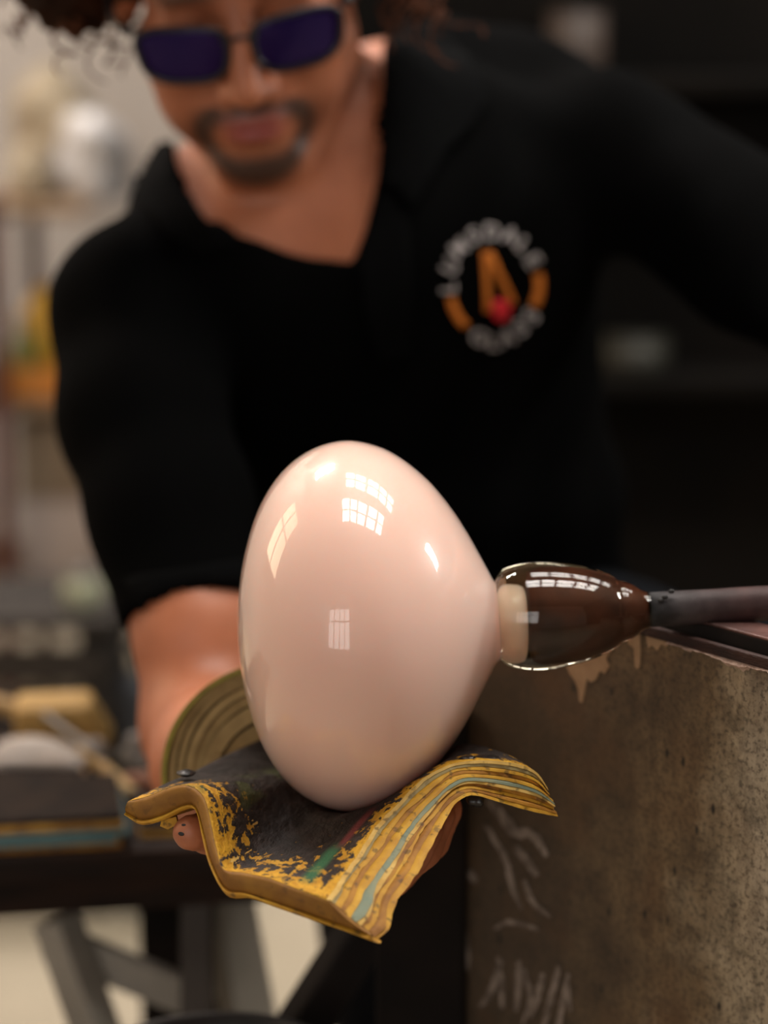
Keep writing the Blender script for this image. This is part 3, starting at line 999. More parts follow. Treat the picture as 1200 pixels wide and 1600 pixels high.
# collar bones and the notch between
B.cone(P(470, 335, 1.585), P(250, 330, 1.610), 0.010, 0.012, 0.02)
B.cone(P(520, 320, 1.590), P(720, 240, 1.630), 0.010, 0.012, 0.02)
# neck tendon lit on his left side
B.cone(P(505, 310, 1.585), Hp(-0.062, -0.02, -0.045), 0.011, 0.014, 0.015)
# skull and face
hell((0, -0.014, 0.035), (0.076, 0.096, 0.086))
hell((0, 0.028, -0.035), (0.060, 0.062, 0.082))
for s in (-1, 1):
    B.cone(Hp(s * 0.056, 0.005, -0.062), Hp(s * 0.018, 0.078, -0.104), 0.017, 0.015, 0.02)
    hell((s * 0.046, 0.058, -0.028), (0.023, 0.025, 0.02), 0.02)
    hell((s * 0.040, 0.062, -0.062), (0.02, 0.02, 0.025), 0.02)
    hell((s * 0.079, -0.008, -0.012), (0.007, 0.018, 0.031), 0.006)
    hell((s * 0.074, -0.002, -0.014), (0.012, 0.010, 0.018), 0.006)
hell((0, 0.079, -0.105), (0.020, 0.017, 0.016), 0.018)
B.cone(Hp(-0.038, 0.076, 0.020), Hp(0.038, 0.076, 0.020), 0.014, 0.014, 0.015)
for s in (-1, 1):
    hell((s * 0.033, 0.098, -0.001), (0.018, 0.016, 0.011), 0.012, True)
    hell((s * 0.033, 0.074, -0.001), (0.014, 0.012, 0.012), 0.006)
    hell((s * 0.033, 0.0745, 0.0035), (0.0165, 0.0145, 0.0105), 0.004)          # upper lid
B.cone(Hp(0, 0.088, 0.006), Hp(0, 0.112, -0.038), 0.0085, 0.0105, 0.01)
for s in (-1, 1):
    hell((s * 0.0125, 0.100, -0.042), (0.008, 0.011, 0.008), 0.006)
    hell((s * 0.007, 0.104, -0.0495), (0.0035, 0.005, 0.004), 0.003, True)
hell((0, 0.082, -0.070), (0.030, 0.016, 0.022), 0.015)
hell((0, 0.0965, -0.0665), (0.021, 0.0075, 0.0052), 0.005)
hell((0, 0.0950, -0.0770), (0.018, 0.0080, 0.0060), 0.005)
hell((0, 0.1060, -0.0715), (0.024, 0.0085, 0.0018), 0.002, True)
# his right arm: upper arm, elbow, forearm, hand palm-up below the pad
EL, WR = P(322, 1135, 1.425), P(432, 1312, 1.225)
B.chain([TP['shR'], P(230, 640, 1.525), P(276, 800, 1.485), P(308, 985, 1.445), EL], [0.042, 0.043, 0.042, 0.037, 0.037], 0.02)
B.chain([EL, P(352, 1195, 1.355), WR], [0.037, 0.040, 0.026], 0.02)
PALM = P(522, 1352, 1.175)
B.chain([WR, P(478, 1335, 1.20)], [0.024, 0.019], 0.015)
pn_ = (UP * 0.95 - FW * 0.2 - RT * 0.12).normalized()              # palm faces up into the pad
px_ = (RT - pn_ * RT.dot(pn_)).normalized()
py_ = pn_.cross(px_)
B.ell(PALM, (0.042, 0.043, 0.0135), np.array([[px_.x, py_.x, pn_.x], [px_.y, py_.y, pn_.y], [px_.z, py_.z, pn_.z]]), 0.015)
# thumb, tip towards the lens at the left; four fingers wrap up the right side
B.chain([P(470, 1352, 1.175), P(385, 1322, 1.148), P(328, 1300, 1.118), P(297, 1301, 1.095)], [0.015, 0.0115, 0.0100, 0.0088], 0.006)
fing = [([P(545, 1392, 1.120), P(596, 1382, 1.105), P(645, 1340, 1.105), P(672, 1296, 1.112)], 0.0084),
        ([P(550, 1388, 1.140), P(612, 1374, 1.128), P(664, 1328, 1.124), P(690, 1276, 1.128)], 0.0088),
        ([P(556, 1382, 1.160), P(622, 1366, 1.150), P(676, 1316, 1.144), P(702, 1264, 1.146)], 0.0086),
        ([P(556, 1372, 1.182), P(616, 1356, 1.176), P(664, 1312, 1.170), P(688, 1270, 1.170)], 0.0076)]
for ch, r in fing:
    B.chain(ch, [r * 1.08, r, r * 0.93, r * 0.85], 0.004)
# his left arm reaching right to turn the pipe, out of frame
EL2 = P(1470, 585, 1.43)
HP = BAX0 + BAX * ((1800 - 778) * PX)
W2 = HP + Vector((0.005, 0.075, 0.035))
B.chain([TP['shL'], P(1210, 400, 1.56), EL2], [0.046, 0.044, 0.038], 0.02)
B.chain([EL2, EL2.lerp(W2, 0.3), W2], [0.038, 0.040, 0.027], 0.02)
B.chain([W2, HP + Vector((0, 0.03, 0.026))], [0.026, 0.026], 0.012)
for k in range(4):
    xo = -0.033 + 0.021 * k
    B.chain([HP + Vector((xo, 0.030, 0.028)), HP + Vector((xo, 0.0, 0.024)), HP + Vector((xo, -0.021, 0.006)), HP + Vector((xo, -0.015, -0.016))], [0.010, 0.0095, 0.009, 0.008], 0.003)
B.chain([HP + Vector((-0.03, 0.03, 0.01)), HP + Vector((-0.05, 0.02, -0.012)), HP + Vector((-0.035, -0.002, -0.021))], [0.012, 0.0105, 0.009], 0.005)
BV, BQ = B.extract(2)
me = np_mesh('person', BV, BQ)

# what grows on the face: stubble and lips, as masks in the frame of the head
loc = (BV - np.array(HO)) @ HR
x_, y_, z_ = loc[:, 0], loc[:, 1], loc[:, 2]


def sst(a, b, t):
    t = np.clip((t - a) / (b - a), 0, 1)
    return t * t * (3 - 2 * t)


front = sst(0.045, 0.065, y_)
mo = np.exp(-((x_ / 0.028) ** 2 + ((z_ + 0.0585 + 0.25 * np.abs(x_)) / 0.0058) ** 2)) * 1.3
ringd = np.sqrt((x_ / 0.034) ** 2 + ((z_ + 0.079) / 0.026) ** 2)
goat = np.exp(-((ringd - 1.0) / 0.22) ** 2) * (z_ < -0.058)
chin = np.exp(-((x_ / 0.026) ** 2 + ((z_ + 0.107) / 0.014) ** 2)) * 1.2
jawl = np.exp(-((z_ + 0.088 + 0.0 * x_) / 0.022) ** 2) * sst(0.02, 0.05, np.abs(x_)) * 0.35
beard = np.clip((mo + goat + chin + jawl) * front, 0, 1) * (z_ > -0.135)
lips = np.exp(-((x_ / 0.019) ** 4 + ((z_ + 0.0718) / 0.0095) ** 4)) * (y_ > 0.08)
brow = np.exp(-(((np.abs(x_) - 0.033) / 0.022) ** 4 + ((z_ - 0.0215) / 0.006) ** 4)) * (y_ > 0.05)
beard = np.maximum(beard, brow * 0.9) * (1 - lips)
for nm, arr in (('beard', beard), ('lips', lips)):
    at_ = me.attributes.new(nm, 'FLOAT', 'POINT')
    at_.data.foreach_set('value', np.ascontiguousarray(arr, np.float32))
m, n, done = new_mat('skin')
tc = n('ShaderNodeTexCoord').outputs['Object']
n1 = n('ShaderNodeTexNoise', {'Vector': tc, 'Scale': 25.0, 'Detail': 4.0}).outputs[0]
n2 = n('ShaderNodeTexNoise', {'Vector': tc, 'Scale': 500.0, 'Detail': 3.0}).outputs[0]
c = ramp(n, n1, [(0.35, (0.48, 0.165, 0.078)), (0.65, (0.37, 0.12, 0.055))])
bd = n('ShaderNodeAttribute', attribute_name='beard').outputs['Fac']
lp = n('ShaderNodeAttribute', attribute_name='lips').outputs['Fac']
c = mixc(n, math_(n, 'MULTIPLY', bd, 0.92), c, (0.028, 0.015, 0.010))
c = mixc(n, math_(n, 'MULTIPLY', lp, 0.75), c, (0.30, 0.055, 0.07))
bmp = n('ShaderNodeBump', {'Height': n2, 'Strength': 0.15, 'Distance': 0.001}).outputs[0]
m_skin = done(n('ShaderNodeBsdfPrincipled', {'Base Color': c, 'Roughness': 0.5, 'Normal': bmp, 'Subsurface Weight': 0.12,
                                              'Subsurface Radius': (0.01, 0.004, 0.002), 'Subsurface Scale': 0.5}).outputs[0])
person = link('person', me, m_skin)
tag(person, 'man in a black polo shirt and dark glasses leaning over the pink glass', 'person')

# soot specks on the thumb
for i, (a, b, r) in enumerate(((283, 1303, 0.0010), (287, 1289, 0.0007))):
    dr = (FW + RT * ((a - 600) / FPX) - UP * ((b - 800) / FPX)).normalized()
    if i == 0:
        bvh_body = BVHTree.FromPolygons([tuple(v) for v in BV], [tuple(q) for q in BQ])
    h = bvh_body.ray_cast(CAM, dr)
    if h[0] is not None and (h[0] - CAM).length < 1.3:
        bm = bmesh.new()
        bmesh.ops.create_icosphere(bm, subdivisions=2, radius=1.0, matrix=Matrix.Translation(h[0]) @ h[1].to_track_quat('Z', 'Y').to_matrix().to_4x4() @ Matrix.Diagonal((r * 1.7, r, 0.0003, 1)))
        from_bm('soot_speck', bm, m_skin_dark, person, True)

# eyes
m_eye = pm('eye_white', (0.7, 0.66, 0.62), (0.6, 0.55, 0.5), 30, 0.2)
m_iris = pm('brown_iris', (0.06, 0.03, 0.015), (0.03, 0.015, 0.01), 80, 0.1)
for s in (-1, 1):
    bm = bmesh.new()
    bmesh.ops.create_uvsphere(bm, u_segments=20, v_segments=12, radius=0.0115, matrix=Matrix.Translation(Hp(s * 0.033, 0.0755, -0.002)))
    ey = from_bm('eye', bm, m_eye, person, True)
    bm = bmesh.new()
    bmesh.ops.create_uvsphere(bm, u_segments=16, v_segments=8, radius=0.0052, matrix=Matrix.Translation(Hp(s * 0.033, 0.0825, -0.005)))
    from_bm('iris', bm, m_iris, ey, True)

# hair: a dark mass with many loose curls
m_hair = pm('curly_brown_hair', (0.040, 0.015, 0.007), (0.016, 0.007, 0.004), 40, 0.8, bump=0.3, spec=0.08)
m_hair2 = pm('auburn_curl', (0.13, 0.042, 0.017), (0.045, 0.016, 0.008), 60, 0.65, spec=0.15)
HF = Field(tuple(np.array(HO) - 0.22), tuple(np.array(HO) + 0.22), 0.004)
HF.ell(Hp(0, -0.03, 0.045), (0.092, 0.105, 0.088), HR, 0.01)
for s in (-1, 1):
    HF.ell(Hp(s * 0.108, -0.03, 0.018), (0.042, 0.066, 0.064), HR, 0.03)
HF.ell(Hp(0, 0.055, 0.095), (0.065, 0.03, 0.03), HR, 0.03)
# keep the face free
HF.ell(Hp(0, 0.095, -0.01), (0.078, 0.075, 0.068), HR, 0.02, True)
HF.ell(Hp(0, 0.05, -0.095), (0.085, 0.12, 0.085), HR, 0.02, True)
hv, hq = HF.extract(2)
hn = vnormals(hv, hq)
hl = (hv - np.array(HO)) @ HR
hv += hn * (0.006 * np.sin(hl[:, :1] * 210) * np.sin(hl[:, 1:2] * 190 + 1) * np.sin(hl[:, 2:] * 200))
hair = link('hair', np_mesh('hair', hv, hq), m_hair, person)
cr = np.random.RandomState(11)
ok = np.where((hl[:, 2] > -0.05))[0]
V, F = [], []
for ci in cr.choice(ok, 420):
    p0, nn = hv[ci], hn[ci]
    side = np.cross(nn, cr.randn(3))
    side /= np.linalg.norm(side)
    s2 = np.cross(nn, side)
    L = cr.uniform(0.022, 0.05)
    R = cr.uniform(0.004, 0.009)
    turns = cr.uniform(1.2, 2.6)
    droop = np.array([0, 0, -1.0]) * cr.uniform(0.0, 0.5) + cr.randn(3) * 0.25
    pts = []
    for k in range(18):
        t = k / 17
        a = turns * 2 * math.pi * t
        pts.append(p0 + (nn + droop * t) * L * t - nn * 0.003 + (side * math.cos(a) + s2 * math.sin(a)) * R * min(1, t * 4))
    pts = np.array(pts)
    lc = (pts - np.array(HO)) @ HR
    if ((lc[:, 1] > 0.03) & (lc[:, 2] < 0.05) & (np.abs(lc[:, 0]) < 0.085)).any() or (lc[:, 2] < -0.07).any():
        continue
    b0 = len(V)
    upv = side
    for k in range(18):
        t = pts[min(k + 1, 17)] - pts[max(k - 1, 0)]
        t /= np.linalg.norm(t) + 1e-9
        xx = np.cross(upv, t)
        xx /= np.linalg.norm(xx) + 1e-9
        yy = np.cross(t, xx)
        upv = yy
        rr = 0.0019 * (1 - 0.6 * k / 17)
        for q in range(5):
            a = 2 * math.pi * q / 5
            V.append(pts[k] + (xx * math.cos(a) + yy * math.sin(a)) * rr)
    for k in range(17):
        for q in range(5):
            q2 = (q + 1) % 5
            F.append((b0 + k * 5 + q, b0 + k * 5 + q2, b0 + k * 5 + 5 + q2, b0 + k * 5 + 5 + q))
cu = link('hair_curls', np_mesh('hair_curls', np.array(V), np.array(F)), m_hair2, person)
cu['kind'] = 'stuff'

# glasses: two purple lenses, slim black frame
gl = empty('safety_glasses', Hp(0, 0.1, -0.01), 'dark glasses with purple-blue lenses on the face of the man', 'glasses')
m, n, done = new_mat('purple_tinted_lens')
tc = n('ShaderNodeTexCoord').outputs['Object']
nz = n('ShaderNodeTexNoise', {'Vector': tc, 'Scale': 18.0}).outputs[0]
c = ramp(n, nz, [(0.3, (0.010, 0.006, 0.055)), (0.7, (0.020, 0.008, 0.060))])
m_lens = done(n('ShaderNodeBsdfPrincipled', {'Base Color': c, 'Roughness': 0.15, 'Specular IOR Level': 0.3, 'Specular Tint': (0.5, 0.4, 1.0, 1)}).outputs[0])
m_frame = pm('black_frame', (0.010, 0.009, 0.012), (0.016, 0.014, 0.018), 30, 0.35)


def lens_outline(s, k=40, g=0.0):
    out = []
    for i in range(k):
        a = 2 * math.pi * i / k
        ca, sa = math.cos(a), math.sin(a)
        e = 0.62
        x = 0.0275 * math.copysign(abs(ca) ** e, ca)
        z = 0.0178 * math.copysign(abs(sa) ** e, sa)
        x *= 1 + 0.10 * (z / 0.0178)             # a little wider at the brow
        x += (g * ca)
        z += (g * sa)
        xw = s * 0.0365 + x
        out.append((xw, 0.108 - 3.2 * xw * xw - 0.03 * z, z - 0.010))
    return out


for s in (-1, 1):
    ol = lens_outline(s)
    cx = s * 0.0365
    V, F = [], []
    K = 5
    for layer, oy in ((0, 0.0), (1, -0.002)):
        for j in range(K):
            f_ = 1 - j / K
            for (x, y, z) in ol:
                xx, zz = cx + (x - cx) * f_, -0.010 + (z + 0.010) * f_
                V.append(Hp(xx, 0.108 - 3.2 * xx * xx - 0.03 * (zz + 0.01) + oy + 0.0012 * (1 - f_ * f_), zz))
        V.append(Hp(cx, 0.108 - 3.2 * cx * cx + oy + 0.0012, -0.010))
    n_ = len(ol)
    half = K * n_ + 1
    for layer in (0, 1):
        o_ = layer * half
        for j in range(K - 1):
            for i in range(n_):
                i2 = (i + 1) % n_
                q = (o_ + j * n_ + i, o_ + j * n_ + i2, o_ + (j + 1) * n_ + i2, o_ + (j + 1) * n_ + i)
                F.append(q if layer else q[::-1])
        for i in range(n_):
            q = (o_ + (K - 1) * n_ + i, o_ + (K - 1) * n_ + (i + 1) % n_, o_ + K * n_)
            F.append(q if layer else q[::-1])
    for i in range(n_):
        i2 = (i + 1) % n_
        F.append((i, i2, half + i2, half + i))
    me = mesh('lens', V, F)
    link('lens', me, m_lens, gl)
    o2 = lens_outline(s, 40, 0.0008)
    fr_ = tube('rim', [Hp(*q) for q in o2 + o2[:1]], 0.0021, m_frame, gl, 8, 80)
    tube('temple_arm', [Hp(s * 0.068, 0.094, 0.006), Hp(s * 0.078, 0.075, 0.007), Hp(s * 0.083, 0.02, 0.006), Hp(s * 0.083, -0.02, 0.0), Hp(s * 0.080, -0.045, -0.02)], [0.003, 0.0022, 0.0016, 0.0016, 0.0018], m_frame, gl, 8)
tube('bridge', [Hp(-0.0115, 0.1075, -0.002), Hp(0, 0.1105, 0.001), Hp(0.0115, 0.1075, -0.002)], 0.0016, m_frame, gl, 8)

# ------------------------------------------------------------------ black polo shirt
m, n, done = new_mat('black_pique_cotton')
tc = n('ShaderNodeTexCoord').outputs['Object']
nz = n('ShaderNodeTexNoise', {'Vector': tc, 'Scale': 14.0, 'Detail': 3.0}).outputs[0]
wv = n('ShaderNodeTexNoise', {'Vector': tc, 'Scale': 900.0, 'Detail': 2.0}).outputs[0]
c = ramp(n, nz, [(0.3, (0.0011, 0.0011, 0.0011)), (0.7, (0.0017, 0.0016, 0.0016))])
bmp = n('ShaderNodeBump', {'Height': wv, 'Strength': 0.4, 'Distance': 0.001}).outputs[0]
m_shirt = done(n('ShaderNodeBsdfPrincipled', {'Base Color': c, 'Roughness': 0.95, 'Specular IOR Level': 0.03, 'Normal': bmp}).outputs[0])
S = Field((-0.34, -0.05, 0.44), (0.46, 0.62, 1.22), 0.0035)
torso(S, 0.009)
S.cone(P(490, 250, 1.66), P(505, 150, 1.685), 0.068, 0.064, 0.02)                # collar stand
HEM = P(300, 955, 1.452)
S.chain([TP['shR'], P(218, 640, 1.525), P(270, 800, 1.486), P(310, 990, 1.447)], [0.048, 0.051, 0.0485, 0.0485], 0.025)
S.chain([TP['shL'], P(1210, 402, 1.56), P(1390, 530, 1.46)], [0.054, 0.053, 0.05], 0.025)
# sleeve hem on his right arm
ax_ = (P(303, 990, 1.447) - P(262, 800, 1.478)).normalized()
hemn = (P(300, 1000, 1.447) - P(272, 800, 1.475)).normalized()
hemn = (hemn + RT * 0.10).normalized()
S.half(HEM, hemn, np.array(HEM) - 0.085, np.array(HEM) + np.array((0.085, 0.085, 0.07)))
h2 = (P(1390, 530, 1.46) - P(1210, 402, 1.53)).normalized()
S.half(P(1370, 515, 1.468), h2, np.array(P(1390, 530, 1.46)) - 0.09, np.array(P(1390, 530, 1.46)) + 0.09)
# lower edge of the shirt at the hip
S.half(TP['hip'] + tv * 0.03, tv, np.array(TP['hip']) - 0.32, np.array(TP['hip']) + 0.32)
# open neck: everything above this outline (as seen along the placket) is cut out
ncut = [(262, 180), (275, 235), (297, 300), (325, 345), (370, 372), (430, 390), (500, 402), (552, 412), (572, 360), (592, 280), (601, 200), (604, 120), (606, 40),
        (560, -60), (420, -80), (300, 0)]
poly = np.array(ncut, float)
sl, g = S._win(S.lo, S.lo + S.h * (S.n - 1))
Xg, Yg, Zg = (g[0] - CAM.x), (g[1] - CAM.y), (g[2] - CAM.z)
dep = Yg * FW.y + Zg * FW.z
pxg = (600 + FPX * Xg / dep).astype(np.float32)
pyg = (800 - FPX * (Yg * UP.y + Zg * UP.z) / dep).astype(np.float32)
pxg, pyg = np.broadcast_arrays(pxg, pyg)
near = (pxg > 230) & (pxg < 640) & (pyg < 450) & (dep < 1.74) & (S.D < 0.05)
qx, qy, qd = pxg[near], pyg[near], np.broadcast_to(dep, pxg.shape)[near]
dist = np.full(qx.shape, 1e9, np.float32)
ins = np.zeros(qx.shape, bool)
for i in range(len(poly)):
    a, b = poly[i], poly[(i + 1) % len(poly)]
    e_ = b - a
    t = np.clip(((qx - a[0]) * e_[0] + (qy - a[1]) * e_[1]) / (e_ @ e_), 0, 1)
    dist = np.minimum(dist, np.hypot(qx - a[0] - t * e_[0], qy - a[1] - t * e_[1]))
    cond = ((a[1] <= qy) & (b[1] > qy)) | ((b[1] <= qy) & (a[1] > qy))
    with np.errstate(divide='ignore', invalid='ignore'):
        xi = a[0] + (qy - a[1]) / (b[1] - a[1] if b[1] != a[1] else 1e-9) * e_[0]
    ins ^= cond & (qx < xi)
sd = np.where(ins, dist, -dist) * qd / FPX          # positive inside the opening, metres
S.D[near] = np.maximum(S.D[near], sd)
SV, SQ = S.extract(2)
sn = vnormals(SV, SQ)
# soft folds running from the shoulders down across the chest
l2 = (SV - np.array(TP['chest'])) @ TR
fold = 0.0030 * np.sin(l2[:, 0] * 75 + l2[:, 2] * 38 + 2.0 * np.sin(l2[:, 2] * 12)) * sst(-0.05, 0.05, l2[:, 0]) \
    + 0.0035 * np.sin(l2[:, 2] * 60 - l2[:, 0] * 25 + 1.0) * sst(0.02, 0.15, l2[:, 2]) + 0.0022 * np.sin(l2[:, 2] * 45 + l2[:, 0] * 70) * sst(0.05, -0.1, l2[:, 0])
SV = SV + sn * fold[:, None]
shirt = link('polo_shirt', np_mesh('polo_shirt', SV, SQ), m_shirt, person)
shirt['label'] = 'black polo shirt with a round chest emblem'
bvh = BVHTree.FromPolygons([tuple(v) for v in SV], [tuple(q) for q in SQ])


def cast(px, py, off=0.0):
    dr = (FW + RT * ((px - 600) / FPX) - UP * ((py - 800) / FPX)).normalized()
    h = bvh.ray_cast(CAM, dr)
    if h[0] is None:
        return None
    nn = h[1] if h[1].dot(dr) < 0 else -h[1]
    return h[0] + nn * off, nn


def drape(name, outline, o0, o1, mat, parent, step=9):
    """a piece of cloth laid on the shirt: pixel outline, lifted from o0 to o1"""
    bm = bmesh.new()
    vs = [bm.verts.new((x, -y, 0)) for x, y in outline]
    f = bm.faces.new(vs)
    if f.normal.z < 0:
        f.normal_flip()
    bmesh.ops.triangulate(bm, faces=bm.faces)
    for _ in range(6):
        es = [e_ for e_ in bm.edges if e_.calc_length() > step]
        if not es:
            break
        bmesh.ops.subdivide_edges(bm, edges=es, cuts=1)
        bmesh.ops.triangulate(bm, faces=bm.faces)
    r = bmesh.ops.extrude_face_region(bm, geom=list(bm.faces))
    topv = {v for v in r['geom'] if isinstance(v, bmesh.types.BMVert)}
    dead = []
    for v in bm.verts:
        h = cast(v.co.x, -v.co.y, o1 if v in topv else o0)
        if h is None:
            dead.append(v)
        else:
            v.co = h[0]
    bmesh.ops.delete(bm, geom=dead, context='VERTS')
    return from_bm(name, bm, mat, parent, True)


m_collar = pm('black_rib_collar', (0.0017, 0.0017, 0.0018), (0.0026, 0.0026, 0.0027), 200, 0.95, bump=0.3, spec=0.04)
drape('collar', [(606, 62), (640, 48), (690, 62), (735, 110), (757, 165), (735, 205), (690, 240), (662, 290), (640, 330), (618, 300), (600, 285), (603, 170)], 0.001, 0.008, m_collar, shirt, 14)
drape('collar', [(258, 205), (275, 262), (300, 312), (335, 352), (372, 374), (352, 392), (312, 396), (262, 372), (228, 330), (215, 280), (232, 235)], 0.0, 0.004, m_collar, shirt, 14)
drape('placket', [(560, 412), (600, 300), (636, 330), (640, 420), (640, 560), (590, 560), (565, 480)], 0.0, 0.0035, m_collar, shirt, 14)
drape('sleeve_band', [(196, 905), (232, 897), (290, 890), (350, 880), (384, 874), (388, 930), (340, 938), (280, 944), (215, 950)], 0.0, 0.0025, m_collar, shirt, 14)

# round emblem: lettering LUMSDALE / GLASS, two orange arcs, orange jacks and a red gather
m_thr = pm('pale_grey_thread', (0.43, 0.39, 0.38), (0.34, 0.30, 0.29), 400, 0.8)
m_othr = pm('orange_thread', (0.60, 0.17, 0.008), (0.48, 0.12, 0.005), 400, 0.8)
m_rthr = pm('red_thread', (0.72, 0.012, 0.025), (0.60, 0.008, 0.02), 400, 0.7)
LC = (768.0, 449.0)


def letter(chh, px, py, inward, size):
    cu_ = bpy.data.curves.new('t', 'FONT')
    cu_.body = chh
    cu_.size = 1.0
    cu_.align_x = 'CENTER'
    cu_.extrude = 0.5
    cu_.offset = 0.022
    cu_.resolution_u = 3
    to = bpy.data.objects.new('t', cu_)
    col.objects.link(to)
    dg = bpy.context.evaluated_depsgraph_get()
    me = bpy.data.meshes.new_from_object(to.evaluated_get(dg))
    bpy.data.objects.remove(to)
    bpy.data.curves.remove(cu_)
    a = math.atan2(py - LC[1], px - LC[0])
    ux, uy = math.cos(a), math.sin(a)                 # outward, pixels (y down)
    if inward:
        ux, uy = -ux, -uy
    rx, ry = -uy, ux                                   # reading direction
    for v in me.vertices:
        lx, ly = v.co.x * size, (v.co.y - 0.35) * size
        h = cast(px + rx * lx + ux * ly, py + ry * lx + uy * ly, 0.0004 + (v.co.z + 0.5) * 0.001)
        v.co = h[0] if h else v.co
    me.name = 'emblem_letter'
    return link('emblem_letter', me, m_thr, shirt, False)


for ch_, px, py in (('L', 700, 450), ('U', 703, 416), ('M', 717, 387), ('S', 740, 368), ('D', 768, 362), ('A', 796, 368), ('L', 816, 383), ('E', 832, 407)):
    letter(ch_, px, py, False, 34)
for ch_, px, py in (('G', 747, 526), ('L', 769, 533), ('A', 791, 526), ('S', 812, 511), ('S', 829, 493)):
    letter(ch_, px, py, True, 34)


def thick_line(name, pts, wd, mat):
    q = spline(pts, 14)
    L, R = [], []
    for i in range(len(q)):
        t = q[min(i + 1, 13)] - q[max(i - 1, 0)]
        t = t / np.linalg.norm(t)
        L.append((q[i][0] - t[1] * wd / 2, q[i][1] + t[0] * wd / 2))
        R.append((q[i][0] + t[1] * wd / 2, q[i][1] - t[0] * wd / 2))
    drape(name, L + R[::-1], 0.0002, 0.0014, mat, shirt, 12)


thick_line('emblem_arc', [(840, 428), (842, 445), (840, 462), (834, 478)], 14, m_othr)
thick_line('emblem_arc', [(704, 466), (709, 482), (717, 497), (728, 509)], 13, m_othr)
thick_line('emblem_jack', [(757, 394), (760, 440), (761, 487)], 10, m_othr)
thick_line('emblem_jack', [(764, 394), (782, 435), (801, 474)], 10, m_othr)
drape('emblem_gather', [(780 + 14 * math.cos(a), 484 + 17 * math.sin(a)) for a in [2 * math.pi * k / 20 for k in range(20)]], 0.0012, 0.0030, m_rthr, shirt, 12)

# trousers and boots
m_den = pm('dark_grey_denim', (0.009, 0.010, 0.013), (0.006, 0.0065, 0.009), 30, 0.9, bump=0.3, bscale=500, spec=0.1)
T = Field((-0.36, 0.10, 0.05), (0.45, 0.84, 0.86), 0.005)
hipR, hipL = P(560, 1040, 1.85), P(790, 1030, 1.85)
knR, knL = Vector((0.0, 0.34, 0.57)), Vector((0.235, 0.30, 0.60))
T.cone(hipR, hipL, 0.105, 0.105, 0.03)
T.cone(TP['hip'], P(650, 960, 1.80), 0.12, 0.11, 0.05)
T.chain([hipR, knR, Vector((0.05, 0.42, 0.10))], [0.095, 0.068, 0.055], 0.03)
T.chain([hipL, knL, Vector((0.25, 0.38, 0.10))], [0.095, 0.068, 0.055], 0.03)
TV, TQ = T.extract(2)
trn = vnormals(TV, TQ)
TV = TV + trn * (0.004 * np.sin(TV[:, 2] * 60 + TV[:, 0] * 25) * np.sin(TV[:, 1] * 40 + 1))[:, None]
tag(link('trousers', np_mesh('trousers', TV, TQ), m_den, person), 'dark grey work trousers')
m_boot = pm('black_leather', (0.012, 0.010, 0.009), (0.02, 0.016, 0.013), 40, 0.5, bump=0.2)
for x, y in ((0.05, 0.42), (0.25, 0.38)):
    BF = Field((x - 0.08, y - 0.26, -0.02), (x + 0.08, y + 0.12, 0.2), 0.005)
    BF.chain([(x, y, 0.17), (x, y, 0.055)], [0.05, 0.052], 0.02)
    BF.chain([(x, y + 0.01, 0.045), (x, y - 0.1, 0.045), (x, y - 0.18, 0.038)], [0.047, 0.048, 0.038], 0.02)
    BF.half((0, 0, 0.0), (0, 0, -1))
    v_, q_ = BF.extract(1)
    link('boot', np_mesh('boot', v_, q_), m_boot, person)

# ------------------------------------------------------------------ work table on the left with its odds and ends
TZ = 0.53
ta_, tb_ = PZ(-20, 1342, TZ), PZ(345, 1322, TZ)
td = Vector((tb_.x - ta_.x, tb_.y - ta_.y, 0)).normalized()
tn = Vector((-td.y, td.x, 0))
MT = Matrix(((td.x, tn.x, 0, ta_.x), (td.y, tn.y, 0, ta_.y), (0, 0, 1, 0), (0, 0, 0, 1)))
LT = (tb_ - ta_).dot(td)
table = empty('work_table', Vector((ta_.x, ta_.y, 0)), 'dark stained low work table with grey trestle legs left of the man', 'table')
m_tab = pm('dark_oiled_wood', (0.010, 0.006, 0.0045), (0.026, 0.012, 0.007), 20, 0.75, bump=0.3, stretch=(0.3, 3, 3), spec=0.15)
m_leg = pm('grey_painted_timber', (0.34, 0.30, 0.25), (0.25, 0.22, 0.18), 15, 0.75, bump=0.2)
m_leg2 = pm('dark_brown_timber', (0.055, 0.042, 0.034), (0.035, 0.026, 0.02), 15, 0.75, bump=0.2)
box('plank', (-0.55, 0.0, TZ - 0.02), (LT + 0.04, 0.10, TZ), m_tab, table, 0.003, MT)
box('plank', (-0.55, 0.104, TZ - 0.02), (LT - 0.13, 0.30, TZ), m_tab, table, 0.003, MT)
box('front_beam', (-0.54, 0.004, TZ - 0.043), (LT + 0.03, 0.03, TZ - 0.02), m_tab, table, 0.003, MT)
box('back_beam', (-0.54, 0.26, TZ - 0.043), (LT - 0.14, 0.29, TZ - 0.02), m_tab, table, 0.003, MT)


def leg_to_floor(name, a, b, sx, sy, mat):
    b = a + (b - a) * (a.z / (a.z - b.z))
    bar(name, a, b, sx, sy, mat, table)


leg_to_floor('leg', P(88, 1435, 1.56), P(150, 1610, 1.56), 0.026, 0.024, m_leg)
leg_to_floor('leg', P(310, 1400, 1.56), P(308, 1610, 1.56), 0.021, 0.024, m_leg2)
leg_to_floor('leg', P(352, 1395, 1.60), P(392, 1610, 1.60), 0.034, 0.022, m_leg)
leg_to_floor('leg', P(-260, 1435, 1.56), P(-300, 1610, 1.56), 0.026, 0.024, m_leg)
bar('brace', P(75, 1468, 1.575), P(330, 1572, 1.575), 0.012, 0.026, m_leg, table)

